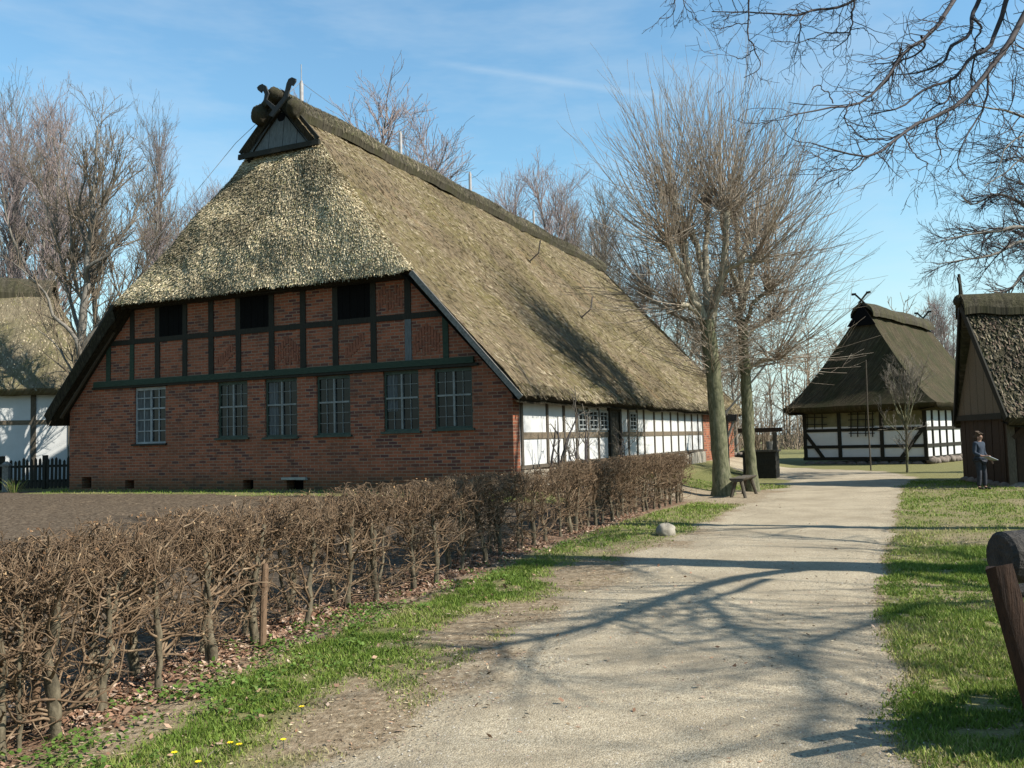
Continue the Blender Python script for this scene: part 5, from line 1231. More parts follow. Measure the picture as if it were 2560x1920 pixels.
# slender forest trees behind
def slim(seed, H, kind):
    r = np.random.RandomState(seed); top = H * (.93 if kind else .97); polys = [[(0, 0, -.5), (r.normal(0, .12), r.normal(0, .12), H * .3), (r.normal(0, .25), r.normal(0, .25), H * .65), (r.normal(0, .3), r.normal(0, .3), top)]]; rr = [(.19 + .05 * r.rand(), .02)]
    if kind == 1:
        for k in range(5):
            a = r.uniform(0, 2 * PI); z = H * r.uniform(.38, .6); s = H * r.uniform(.10, .18); polys.append([(0, 0, z), (math.cos(a) * s * .6, math.sin(a) * s * .6, z + H * .12), (math.cos(a) * s, math.sin(a) * s, min(z + H * .34, H * .9))]); rr.append((.08, .015))
    return polys, rr
protos = []
for sd_, H, kind, mt in ((1, 17, 0, 'twig_mauve'), (2, 16, 1, 'twig_mauve'), (3, 17, 1, 'twig_brown'), (4, 15, 0, 'twig_grey')):
    polys, rr = slim(sd_, H, kind)
    e = spreading('bare_tree', polys, rr, M['bark_grey'], M[mt], sd_ + 30, 'bare tree', (80, 440, 1100) if kind == 0 else (160, 780, 2000), ((1.6, 4.4), (.6, 1.8), (.25, .8)) if kind == 0 else ((1.4, 3.4), (.6, 1.6), (.25, .8)), up=.07, rmin=.0085, angs=(.62, .6, .6), t0=.34, rcap=(.045, .018, .010), ktr=7)
    protos.append((e, H))
first = set()
def put(kind, x, y, top, label, group, sx=1.0):
    e, H = protos[kind]; z0_ = 0.2; s = (top - z0_) / H; rz = random.Random(int(x * 100 + y)).uniform(0, 6.28); scl = (s * sx, s * sx, s)
    if kind not in first:
        first.add(kind); e.location = (x, y, z0_); e.rotation_euler = (0, 0, rz); e.scale = scl; tag(e, label, 'tree', group); return e
    o = dup(e, (x, y, z0_), rz, scl, label, group); return o
gL, gM = 'bare woodland trees behind the white cottage', 'bare trees rising behind the thatched roof'
LT = [(0, -27.7, 48, 18.6, .8, 'dark straight trunk at the left picture edge behind the cottage ridge'), (3, -29.6, 52, 21.5, .8, 'thin pale tree cut by the left picture edge, behind the cottage'), (1, -25.1, 46, 20.2, .9, 'tall twiggy tree above the middle of the cottage ridge'),
      (0, -23.2, 44, 18.2, .8, 'bare tree with stout straight trunk left of the big multi-stemmed tree'), (2, -26.2, 50, 20.4, .9, 'tall broad crowned tree behind the cottage, highest of the left group'), (3, -24.4, 52, 19.0, .9, 'slender tree behind the right end of the cottage ridge'),
      (0, -17.6, 44, 16.2, .7, 'slim pole-like tree right of the big multi-stemmed tree'), (3, -18.4, 46.5, 17.6, .75, 'taller twin-like slim tree right of the big multi-stemmed tree'), (1, -16.2, 50, 16.6, .8, 'low twiggy tree touching the left slope of the farmhouse roof'), (2, -21.2, 50, 16.6, 1.0, 'bushy bare tree hidden behind the big multi-stemmed tree'),
      (3, -32, 56, 20, .9, 'faint tree behind the far left edge of the cottage'), (1, -20.2, 56, 18, 1.0, 'distant tree in the gap right of the cottage roof')]
for k, x, y, t, sx, lab in LT: put(k, x, y, t, lab, gL, sx)
MT = [(1, -7.2, 46, 20.2, 1.35, 'round crowned bare tree behind the horse head end of the ridge'), (2, -5.4, 50, 19.2, .8, 'smaller bare tree right of the round crowned one behind the ridge'), (1, 2.0, 52, 18.2, 1.0, 'pointed bare tree above the middle of the long ridge'), (2, 3.5, 56, 17.2, .9, 'brownish bare tree right of the pointed one behind the ridge'), (1, 5.0, 58, 17.4, .9, 'bare tree behind the lower end of the ridge'),
      (3, 5.9, 55, 16.0, .9, 'grey bare tree just past the end of the ridge'), (2, 7.9, 60, 15.4, 1.0, 'bare tree seen through the left side of the lime crown'), (1, 9.9, 62, 14.0, 1.1, 'low bare tree seen between the lime trunks and the roof end'), (2, 12.2, 66, 13.5, 1.1, 'bare tree seen through the right side of the lime crown'), (3, 15.6, 70, 13.0, 1.2, 'bare tree left of the white barn roof'), (2, 19.2, 76, 12.5, 1.2, 'low wide bare tree behind the left barn eave')]
for k, x, y, t, sx, lab in MT: put(k, x, y, t, lab, gM, sx)
ET = [(3, 33.5, 70, 11.4, 1.0, 'small bare tree just right of the white barn ridge'), (1, 32.2, 66, 11.6, .9, 'bare tree between the white barn and the dark granary'), (0, 36.4, 72, 11.2, 1.0, 'bare tree beside the granary ridge finial'), (2, 29.6, 78, 10.6, 1.1, 'faint bare tree over the barn ridge')]
for k, x, y, t, sx, lab in ET: put(k, x, y, t, lab, 'bare trees between barn and granary', sx)

# far wood that closes the view
def far_wood():
    r = np.random.RandomState(9); n = 420; ang = r.uniform(-62, 62, n); ds = r.uniform(96, 135, n); x = np.sin(np.radians(ang)) * ds; y = np.cos(np.radians(ang)) * ds
    P0 = np.stack([x, y, np.zeros(n) - .3], 1); T = grow(r, P0, np.tile([0, 0, 1.], (n, 1)), r.uniform(9, 14.5, n), 8, .05, .04); TR = taper(np.full(n, .16), np.full(n, .03), 8)
    k = 7500; p, t, rr, L, tt = sample(r, T, TR, k, .12, 1); d = side_dirs(r, t, .85, .25); A = grow(r, p, d, r.uniform(1.5, 4, k), 5, .06, .12); AR = taper(np.full(k, .05), np.full(k, .028), 5)
    k2 = 26000; p, t, rr, L, tt = sample(r, A, AR, k2, .15, 1); d = side_dirs(r, t, .7, .25); Bq = grow(r, p, d, r.uniform(.6, 2.0, k2), 3, .04, .12); BR_ = taper(np.full(k2, .03), np.full(k2, .02), 3)
    # brushy undergrowth
    k3 = 9000; ang = r.uniform(-62, 62, k3); ds = r.uniform(92, 130, k3); P0 = np.stack([np.sin(np.radians(ang)) * ds, np.cos(np.radians(ang)) * ds, np.zeros(k3)], 1)
    d = np.stack([r.normal(0, .4, k3), r.normal(0, .4, k3), np.ones(k3)], 1); U = grow(r, P0, d, r.uniform(1.5, 4.5, k3), 4, 0, .15); UR = taper(np.full(k3, .05), np.full(k3, .025), 4)
    o = tubes_obj('far_wood', [(T, TR), (A, AR), (Bq, BR_), (U, UR)], M['twig_brown'], None, 3); struct(o, 'stuff'); tag(o, 'brown leafless wood closing the view far behind the houses', 'wood')
far_wood()

# hazel bush thicket behind the limes, left of the barn
def bush(x, y, h, n, seed, label, mat, spread=.5, name='bare_bush', r0=.02, group=None, stem_only=False, cnt=(8, 3)):
    r = np.random.RandomState(seed); P0 = np.zeros((n, 3)); P0[:, :2] = r.normal(0, .10, (n, 2)); d = np.stack([r.normal(0, spread, n), r.normal(0, spread, n), np.ones(n)], 1)
    A = grow(r, P0, d, h * r.uniform(.75, 1.1, n), 10, .03, .06); AR = taper(np.full(n, r0), np.full(n, r0 * .25), 10)
    k = n * cnt[0]; p, t, rr, L, tt = sample(r, A, AR, k, .25, 1); B1 = grow(r, p, side_dirs(r, t, .6, .2), h * r.uniform(.12, .35, k), 6, .04, .09); B1R = taper(np.minimum(rr * .6, r0 * .5), np.full(k, r0 * .18), 6)
    k = k * cnt[1]; p, t, rr, L, tt = sample(r, B1, B1R, k, .2, 1); B2 = grow(r, p, side_dirs(r, t, .6, .2), h * r.uniform(.05, .14, k), 4, .03, .1); B2R = taper(np.minimum(rr * .7, r0 * .25), np.full(k, r0 * .14), 4)
    e = empty(name, (x, y, zgf(x, y) - .03), 0, label, 'bush' if name == 'bare_bush' else 'tree', group); tubes_obj('stem', [(A, AR)], mat, e, 6); tubes_obj('twigs', [(B1, B1R), (B2, B2R)], M['twig_grey'] if mat is not M['twig_brown'] else mat, e, 3); return e
gB = 'bare bushes behind the limes'
bush(10.5, 44.5, 5.2, 22, 31, 'tall bare thicket behind the well and the limes', M['twig_brown'], .35, r0=.028, group=gB)
bush(13.3, 47.5, 4.2, 20, 32, 'bare thicket just left of the white barn corner', M['twig_brown'], .35, r0=.028, group=gB)
bush(8.6, 47.0, 5.5, 22, 33, 'bare thicket seen between the two lime trunks', M['twig_brown'], .35, r0=.028, group=gB)
# shrubs trained in front of the white wall
def hp(a, b): p = HO + GD * a + SD * b; return float(p[0]), float(p[1])
gS = 'bare shrubs in front of the white long wall'
for k, (b_, a_, h, n, lab, r0) in enumerate(((1.35, -.55, 1.9, 3, 'dark shrub stems near the brick corner in front of the white wall', .03), (2.5, -.6, 1.7, 3, 'thin forked shrub second from the brick corner by the white wall', .022), (3.4, -.5, 1.9, 2, 'upright shrub stem left of the side windows', .028), (6.4, -.7, 1.7, 3, 'dark shrub between the side windows and the house door', .024))):
    x, y = hp(a_, b_); bush(x, y, h, n, 50 + k, lab, M['twig_dark'], .16, 'bare_bush', r0 * 1.7, gS, cnt=(6, 2))
# young tree with its stake
def young():
    e = spreading('young_tree', [[(16.05, 36.2, -.1), (16.05, 36.2, 1.0), (16.08, 36.2, 1.9)], [(16.05, 36.2, 1.25), (15.75, 36.15, 1.65), (15.3, 36.1, 1.95), (14.9, 36.0, 2.5)], [(16.05, 36.2, 1.3), (16.3, 36.2, 1.6), (16.6, 36.3, 1.85)]] +
      [[(16.07, 36.2, 1.75 + .04 * i), (16.07 + .35 * math.cos(i * 2.4), 36.2 + .35 * math.sin(i * 2.4), 2.6 + .05 * i), (16.07 + (.45 + .06 * i) * math.cos(i * 2.4), 36.2 + .7 * math.sin(i * 2.4), 3.9 + .16 * (i % 4))] for i in range(9)],
      [(.055, .05), (.025, .008), (.02, .008)] + [(.032, .009)] * 9, M['bark_lime'], M['twig_grey'], 71, 'young bare tree in front of the white barn, beside a thin stake', (120, 500, 700), ((.4, 1.1), (.2, .6), (.1, .3)), up=.06, rmin=.0055, angs=(.4, .45, .5), t0=.35, rcap=(.014, .009, .007))
young()
mb = MB(); mb.tube([(0, 0, -.2), (-.02, 0, 2.4), (.02, 0, 4.85)], [.034, .03, .026], 8); st = mb.build('tree_stake', M['timber_oak'], None, True); st.location = (15.55, 38.6, 0); tag(st, 'tall thin pole standing before the white barn left of the young tree', 'pole')

# --- overhanging tree whose trunk stands outside on the right
OV = [ ('A', [(5.76, 9.0, 6.47), (5.41, 8.9, 6.03), (4.94, 8.7, 5.44), (4.39, 8.4, 4.9), (3.79, 8.1, 4.56), (3.23, 7.8, 4.2), (2.99, 7.7, 4.22), (2.69, 7.6, 4.28)], .038, .006),
 ('A2', [(3.23, 7.8, 4.2), (3.11, 7.7, 4.06), (2.93, 7.7, 4.06), (2.67, 7.6, 3.9)], .007, .004),
 ('A3', [(4.92, 8.7, 5.43), (4.82, 8.6, 5.24), (4.64, 8.5, 4.83), (4.45, 8.4, 4.59), (4.31, 8.3, 4.39), (4.3, 8.3, 4.24), (4.41, 8.3, 4.12)], .014, .004),
 ('A4', [(4.33, 8.4, 4.86), (4.13, 8.2, 4.64), (4.02, 8.1, 4.46), (4.05, 8.1, 4.31), (3.99, 8.0, 4.21)], .011, .004),
 ('A5', [(3.79, 8.1, 4.56), (3.68, 8.3, 4.56), (3.53, 8.4, 4.58), (3.42, 8.5, 4.67)], .009, .004),
 ('A6', [(3.73, 8.1, 4.5), (3.77, 8.0, 4.3), (3.84, 7.9, 4.16), (3.75, 7.9, 4.1)], .007, .0035),
 ('B', [(5.88, 9.6, 7.03), (5.63, 9.6, 6.53), (5.48, 9.6, 6.17), (5.3, 9.5, 5.93), (5.05, 9.4, 5.77), (4.82, 9.3, 5.53), (4.45, 9.2, 5.37), (4.13, 9.1, 5.14), (3.8, 9.0, 5.04)], .034, .006),
 ('B2', [(4.82, 9.3, 5.53), (4.73, 9.2, 5.24), (4.51, 9.1, 5.06), (4.29, 9.0, 4.89), (4.01, 9.0, 4.83)], .012, .004),
 ('B3', [(5.3, 9.5, 5.93), (5.32, 9.7, 5.98), (5.31, 9.8, 5.73), (5.32, 9.9, 5.55), (5.25, 10.0, 5.45)], .014, .005),
 ('C', [(5.96, 10.5, 7.22), (5.79, 10.4, 6.93), (5.64, 10.3, 6.67), (5.57, 10.2, 6.48), (5.33, 10.1, 6.3), (5.15, 10.0, 6.05), (4.89, 9.9, 5.9), (4.66, 9.8, 5.82), (4.42, 9.8, 5.78)], .032, .006),
 ('C2', [(5.64, 10.3, 6.67), (5.72, 10.3, 6.55), (5.72, 10.4, 6.4), (5.72, 10.4, 6.28)], .016, .007),
 ('D', [(5.01, 9.0, 6.57), (4.52, 8.6, 6.04), (4.25, 8.4, 5.73), (4.04, 8.3, 5.54), (3.79, 8.2, 5.38), (3.64, 8.1, 5.19), (3.46, 8.0, 4.99), (3.12, 7.8, 4.72), (2.93, 7.7, 4.67), (2.66, 7.6, 4.57), (2.43, 7.5, 4.49)], .028, .005),
 ('D2', [(3.12, 7.8, 4.72), (3.04, 7.7, 4.57), (3.09, 7.7, 4.43), (3.19, 7.6, 4.27)], .007, .004),
 ('D3', [(3.79, 8.2, 5.38), (3.85, 8.4, 5.32), (3.8, 8.6, 5.19), (3.6, 8.7, 5.11)], .011, .005),
 ('D4', [(2.93, 7.7, 4.67), (2.86, 7.7, 4.79), (2.71, 7.6, 4.76)], .006, .004),
 ('D5', [(4.04, 8.3, 5.54), (4.15, 8.5, 5.53), (4.09, 8.7, 5.48), (3.94, 8.8, 5.49), (3.78, 8.9, 5.53)], .012, .005),
 ('F', [(4.78, 10.5, 7.4), (4.21, 10.2, 6.87), (3.85, 10.0, 6.67), (3.51, 9.8, 6.56), (3.3, 9.7, 6.46), (2.89, 9.5, 6.41), (2.56, 9.4, 6.37), (2.27, 9.3, 6.33)], .022, .005),
 ('F2', [(4.19, 10.2, 6.86), (4.11, 10.1, 6.59), (4.03, 10.0, 6.31), (3.83, 10.0, 6.18)], .013, .005),
 ('F3', [(3.49, 9.8, 6.55), (3.34, 9.7, 6.37), (3.29, 9.6, 6.1), (3.24, 9.6, 5.9)], .009, .004),
 ('F4', [(2.59, 9.0, 6.42), (2.59, 9.0, 6.17), (2.56, 8.9, 5.96), (2.59, 8.8, 5.71), (2.56, 8.7, 5.4), (2.42, 8.7, 5.34)], .010, .004),
 ('F5', [(2.59, 8.8, 5.68), (2.46, 8.8, 5.63), (2.3, 8.7, 5.57)], .006, .004), ('F6', [(2.55, 8.9, 6.0), (2.36, 8.9, 5.98), (2.16, 8.9, 5.97)], .006, .004),
 ('F7', [(4.06, 10.0, 6.42), (4.18, 10.0, 6.38), (4.37, 10.0, 6.25)], .006, .004), ('F8', [(4.04, 10.0, 6.38), (3.78, 9.9, 6.34), (3.43, 9.8, 6.2), (3.02, 9.7, 6.17)], .008, .004),
 ('F9', [(2.3, 9.5, 6.9), (1.88, 9.3, 6.58), (1.86, 9.2, 6.38), (1.81, 9.2, 6.27), (1.68, 9.2, 6.22)], .007, .004), ('F10', [(2.0, 9.3, 6.57), (1.99, 9.2, 6.27), (2.13, 9.2, 6.13)], .006, .003)]
TB = (9.5, 9.25)
link_ = lambda a, b, h: [(TB[0] - .1, TB[1], a), ((TB[0] + b[0]) / 2 + .2, (TB[1] + b[1]) / 2, max(a, b[2]) + h), b]
feeders = [(link_(5.6, (5.76, 9.0, 6.47), .9), .12, .045), (link_(6.4, (5.88, 9.6, 7.03), 1.2), .10, .04), (link_(7.0, (5.96, 10.5, 7.22), 1.4), .09, .036), (link_(6.0, (5.01, 9.0, 6.57), 1.9), .08, .03), (link_(7.4, (4.78, 10.5, 7.4), 1.3), .07, .026), ([(4.78, 10.5, 7.4), (3.4, 9.9, 7.35), (2.59, 9.0, 6.42)], .018, .010), ([(4.78, 10.5, 7.4), (3.2, 9.8, 7.4), (2.3, 9.5, 6.9)], .016, .008)]
SUNH = np.array([.917, -.399]); K_ = 1 / math.tan(R(41))
def lift(pts, hs): return [(x + SUNH[0] * K_ * h, y + SUNH[1] * K_ * h, h) for (x, y), h in zip(pts, hs)]
shade = [([(9.4, 9.2, 5.2)] + lift([(3.07, 11.09), (2.41, 10.49), (1.34, 9.19), (.55, 8.18), (-.31, 7.47)], [5.7, 6.0, 6.4, 6.8, 7.2]), .11, .04),
 (lift([(3.03, 10.74), (2.5, 10.0), (2.0, 9.36), (1.98, 8.87), (1.92, 8.22), (2.08, 7.72), (2.03, 6.59)], [5.8, 6.2, 6.6, 6.8, 7.1, 7.3, 7.8]), .06, .02),
 ([(9.5, 9.2, 4.9)] + lift([(4.71, 8.99), (3.99, 8.84), (3.29, 8.15), (2.31, 7.44), (1.94, 7.24)], [7.0, 7.6, 8.2, 8.8, 9.0]), .08, .025),
 (lift([(3.29, 8.15), (2.45, 7.42), (2.11, 6.58), (1.87, 5.71), (1.36, 5.07), (.93, 4.88)], [8.2, 8.9, 9.5, 10.2, 10.8, 11.2]), .055, .025),
 ([(9.5, 9.3, 5.0)] + lift([(6.1, 11.37), (5.89, 12.81), (5.38, 14.07), (4.28, 15.34)], [5.6, 6.2, 6.6, 7.0]), .08, .03),
 ([(9.5, 9.3, 5.5), (8.6, 9.8, 8.0), (8.2, 10.2, 11)], .16, .06), ([(9.5, 9.2, 5.5), (10.3, 8.4, 8.5), (10.8, 8.2, 12)], .15, .05), ([(9.5, 9.3, 5.5), (9.0, 8.6, 8.5), (8.2, 8.0, 10.5)], .12, .05),
 ([(8.6, 9.8, 8.0), (7.4, 9.4, 10.5), (6.6, 8.6, 12.5)], .09, .03), ([(8.6, 9.8, 8.0), (7.6, 10.8, 10.4), (6.8, 11.6, 12.6)], .09, .03), ([(10.3, 8.4, 8.5), (9.4, 7.4, 11), (8.8, 6.4, 13)], .09, .03), ([(8.2, 10.2, 11), (7.6, 10.6, 13.2), (7.2, 11.4, 14.6)], .06, .02), ([(10.8, 8.2, 12), (10.0, 8.8, 13.6), (9.0, 9.2, 15)], .05, .02)]
polys = [[(TB[0] + .05, TB[1], -.3), (TB[0], TB[1], 1.5), (TB[0] - .05, TB[1], 3.5), (TB[0] - .05, TB[1], 5.9)]] + [o[1] for o in OV] + [f[0] for f in feeders] + [s[0] for s in shade]
rr = [(.54, .34)] + [(o[2], o[3]) for o in OV] + [(f[1], f[2]) for f in feeders] + [(s[1], s[2]) for s in shade]
def overhang():
    r = np.random.RandomState(4); root = np.array([TB[0], TB[1], 0.0]); e = empty('overhanging_tree', tuple(root), 0, 'dark bare branches hanging in from the top right, trunk outside the picture', 'tree')
    P, Q = bundle([[tuple(np.array(p) - root) for p in l] for l in polys], 22, rr)
    d = r.normal(0, .010, P.shape).cumsum(1); w = np.sin(np.linspace(0, PI, 22))[None, :, None]; P[1:] += d[1:] * w
    tubes_obj('trunk', [(P[:1], Q[:1])], M['bark_grey'], e, 14); nO = len(OV)
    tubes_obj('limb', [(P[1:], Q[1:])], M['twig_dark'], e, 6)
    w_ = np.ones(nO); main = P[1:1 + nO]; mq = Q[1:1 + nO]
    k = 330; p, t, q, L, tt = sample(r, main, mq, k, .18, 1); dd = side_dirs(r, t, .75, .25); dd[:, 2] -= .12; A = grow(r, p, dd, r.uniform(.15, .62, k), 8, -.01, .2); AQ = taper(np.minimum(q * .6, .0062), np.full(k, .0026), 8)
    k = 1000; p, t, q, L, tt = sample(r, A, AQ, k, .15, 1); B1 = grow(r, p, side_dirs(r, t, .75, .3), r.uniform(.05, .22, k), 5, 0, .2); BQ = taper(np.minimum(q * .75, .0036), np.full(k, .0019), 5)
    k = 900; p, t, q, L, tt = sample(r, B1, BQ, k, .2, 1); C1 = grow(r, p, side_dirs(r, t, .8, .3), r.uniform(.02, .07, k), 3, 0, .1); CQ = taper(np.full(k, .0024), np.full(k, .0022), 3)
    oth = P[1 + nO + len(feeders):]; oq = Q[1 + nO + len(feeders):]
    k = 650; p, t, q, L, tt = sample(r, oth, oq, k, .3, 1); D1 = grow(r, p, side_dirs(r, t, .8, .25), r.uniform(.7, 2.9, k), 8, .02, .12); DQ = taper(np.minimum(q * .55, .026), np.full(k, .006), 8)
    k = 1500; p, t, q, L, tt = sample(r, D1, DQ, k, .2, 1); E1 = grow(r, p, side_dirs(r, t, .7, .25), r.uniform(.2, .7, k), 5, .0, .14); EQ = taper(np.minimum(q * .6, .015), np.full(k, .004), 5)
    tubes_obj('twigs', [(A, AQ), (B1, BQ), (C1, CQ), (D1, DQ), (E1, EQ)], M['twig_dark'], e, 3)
overhang()
# second tree outside the right edge: twigs that reach in, dense
HI = [[(10.8, 14.3, 4.6), (11.0, 14.0, 8.5), (10.9, 13.7, 12), (10.6, 13.4, 15.5)], [(10.9, 14.2, 6), (12.0, 13.4, 9), (12.6, 12.6, 13)], [(10.9, 14.2, 7), (11.0, 15.4, 10.5), (10.8, 16.6, 14)], [(10.95, 14.1, 8), (10.2, 13.0, 11), (9.9, 12.0, 14)], [(11, 14, 9), (12.4, 14.6, 12), (13.2, 15.4, 15)], [(10.9, 13.8, 11), (10.0, 14.4, 13.4), (9.6, 15.0, 16)]]
GQ = [[(10.8, 14.3, 4.6), (9.5, 13.6, 5.8), (8.25, 13.0, 6.11), (7.5, 12.5, 6.1), (6.88, 12.0, 6.05), (6.34, 11.6, 5.97), (5.96, 11.4, 5.97)], [(9.5, 13.6, 5.8), (8.27, 13.0, 6.41), (7.49, 12.5, 6.03), (7.06, 12.2, 5.8), (6.82, 12.0, 5.52), (6.73, 12.0, 5.33)], [(9.6, 13.7, 5.7), (8.25, 13.0, 6.0), (7.45, 12.5, 5.67), (7.03, 12.2, 5.39), (6.61, 12.0, 5.15)], [(10.8, 14.3, 4.8), (9.0, 13.0, 7.2), (7.69, 12.0, 7.01), (7.03, 11.6, 6.95), (6.76, 11.4, 6.95)], [(10.8, 14.3, 4.4), (9.6, 14.8, 6.2), (8.6, 15.0, 6.6), (8.0, 15.2, 6.4)]]
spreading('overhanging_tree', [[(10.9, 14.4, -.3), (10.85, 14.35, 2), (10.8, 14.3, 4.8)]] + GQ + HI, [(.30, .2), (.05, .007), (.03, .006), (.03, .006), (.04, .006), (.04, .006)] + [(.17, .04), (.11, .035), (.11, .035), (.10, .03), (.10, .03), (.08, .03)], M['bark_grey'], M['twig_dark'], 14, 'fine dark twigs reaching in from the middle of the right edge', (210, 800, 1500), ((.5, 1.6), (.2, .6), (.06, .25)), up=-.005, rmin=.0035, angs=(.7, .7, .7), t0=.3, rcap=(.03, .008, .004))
RB = [[(22.5, 34, -.2), (22.2, 33.6, 3.5), (21.29, 33.0, 6.87)], [(21.29, 33.0, 6.87), (19.8, 32.0, 7.95), (18.62, 31.5, 8.37), (17.34, 31.0, 7.87), (16.14, 30.7, 7.63), (14.95, 30.5, 7.42)], [(19.8, 32.0, 7.95), (18.71, 31.6, 8.96), (17.51, 31.2, 8.82), (16.36, 31.0, 8.63), (15.28, 30.8, 8.36)], [(19.8, 32.0, 7.95), (18.94, 32.0, 9.98), (18.04, 32.0, 10.37), (16.95, 32.0, 10.03), (16.62, 32.0, 10.4)], [(19.8, 32.0, 7.95), (18.27, 31.0, 7.29), (17.32, 30.5, 6.54), (16.38, 30.0, 6.48)], [(21.29, 33.0, 6.87), (20.75, 33.0, 9.84), (19.77, 33.0, 11.73), (18.68, 33.0, 11.9)], [(21.3, 33, 6.8), (20.2, 33.5, 8.8), (19.0, 33.5, 9.4), (17.8, 33.4, 9.2)], [(21.3, 33, 6.8), (20.2, 32, 7.3), (18.9, 31.2, 7.6), (17.9, 30.8, 7.0)], [(21.3, 33, 6.8), (20.8, 32.5, 9.0), (19.6, 32.2, 10.4), (18.4, 32.2, 11.1)]]
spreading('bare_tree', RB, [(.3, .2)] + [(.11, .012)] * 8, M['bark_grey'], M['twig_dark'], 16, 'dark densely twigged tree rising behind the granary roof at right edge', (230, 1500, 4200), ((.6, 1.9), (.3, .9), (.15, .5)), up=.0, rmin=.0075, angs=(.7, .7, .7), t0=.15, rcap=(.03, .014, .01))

# ---------------------------------------------------------------- grass, leaves, flowers
def tint_mesh(name, V, n, k, col, mat):
    me = bpy.data.meshes.new(name); fill_mesh(me, V, np.arange(n * k), np.full(n, k))
    at = me.color_attributes.new('tint', 'FLOAT_COLOR', 'POINT'); rgba = np.ones((n * k, 4), np.float32); rgba[:, :3] = np.repeat(col, k, 0); at.data.foreach_set('color', rgba.ravel()); return link(name, me, mat)
def scatter(r, n, x0, x1, y0, y1, dens):
    x = r.uniform(x0, x1, n); y = r.uniform(y0, y1, n); p = dens(x, y); s = r.rand(n) < p; return x[s], y[s]
def grass():
    r = np.random.RandomState(21); xs, ys = [], []
    def dn(x, y):
        g = masks(x, y)[2]; fine = fbm(x * 5, y * 5 + 3, 2); fall = np.clip((7.5 / np.maximum(np.hypot(x, y), 3)) ** 1.3, 0, 1); return np.clip((g - .12) * 1.25, 0, 1) * sstep(.22, .52, fine) * fall
    for n, box in ((330000, (-4.2, .5, 3.6, 13)), (200000, (-1.5, 6.5, 9, 24)), (520000, (1.2, 7, 2.6, 13)), (430000, (4, 17, 10, 30)), (130000, (-14, 2, 17, 28))):
        x, y = scatter(r, n, box[0], box[1], box[2], box[3], dn); xs.append(x); ys.append(y)
    x = np.concatenate(xs); y = np.concatenate(ys); n = len(x); z = zg(x, y)
    dist = np.hypot(x, y); lush = sstep(.4, .85, masks(x, y)[2]); h = r.uniform(.008, .030, n) * (1 + .55 * lush) * (1 + .35 * np.clip(dist / 12, 0, 1.5)); w = r.uniform(.0022, .0045, n) * (1 + dist / 7)
    a = r.uniform(0, 2 * PI, n); b = r.uniform(0, 2 * PI, n); ln = h * r.uniform(.2, 1.0, n)
    base = np.stack([x, y, z - .004], 1); sd = np.stack([np.cos(a) * w, np.sin(a) * w, 0 * a], 1); tip = base + np.stack([np.cos(b) * ln, np.sin(b) * ln, h], 1)
    V = np.stack([base - sd, base + sd, tip], 1).reshape(-1, 3)
    pal = np.array([(.10, .155, .022), (.15, .21, .032), (.19, .235, .048), (.25, .245, .085), (.28, .24, .125)]); patch = fbm(x * .9 + 3, y * .9, 3)
    k = np.clip((r.normal(1.7, 1.1, n) + (patch - .5) * 6 + (1 - lush) * 1.3), 0, 4).astype(int); col = pal[k] * r.uniform(.8, 1.2, (n, 1))
    o = tint_mesh('grass', V, n, 3, col, M['grass']); struct(o, 'stuff'); tag(o, 'short patchy green grass on the verges and the meadow beside the path', 'grass'); print('grass', n)
grass()
def leaves():
    r = np.random.RandomState(22)
    def dn(x, y): return np.clip(masks(x, y)[3] * 1.05 + .0008, 0, 1) * np.clip((9 / np.maximum(np.hypot(x, y), 4)) ** .8, 0, 1) * sstep(.25, .6, fbm(x * 3, y * 3, 2) + .12)
    x1, y1 = scatter(r, 190000, -4.2, 3, 3.5, 20, dn); x2 = r.uniform(-2, 7, 150); y2 = r.uniform(4, 22, 150); x3 = r.uniform(-3.6, .3, 900); y3 = r.uniform(3.8, 13, 900); s = np.abs(hedge_dist(x3, y3) + .5) < .9; x = np.concatenate([x1, x2, x3[s]]); y = np.concatenate([y1, y2, y3[s]])
    n = len(x); z = zg(x, y) + r.uniform(.004, .03, n); s = r.uniform(.012, .034, n)
    a = r.uniform(0, 2 * PI, n); u = np.stack([np.cos(a), np.sin(a), r.normal(0, .35, n)], 1); v = np.stack([-np.sin(a), np.cos(a), r.normal(0, .45, n)], 1); c = np.stack([x, y, z], 1); s = s[:, None]
    cup = np.stack([0 * x, 0 * x, r.uniform(-.3, .5, n)], 1) * s
    V = np.stack([c - u * s, c - v * s * .55 + cup * .5 - u * s * .2, c + u * s + cup, c + v * s * .55 + cup * .5], 1).reshape(-1, 3)
    pal = np.array([(.17, .095, .058), (.22, .13, .085), (.28, .18, .122), (.12, .066, .04), (.33, .245, .18)]); col = pal[r.choice(5, n)] * r.uniform(.75, 1.2, (n, 1))
    o = tint_mesh('fallen_leaves', V, n, 4, col, M['tint']); struct(o, 'stuff'); tag(o, 'brown fallen leaves heaped along the foot of the hedge', 'leaf litter'); print('leaves', n)
leaves()
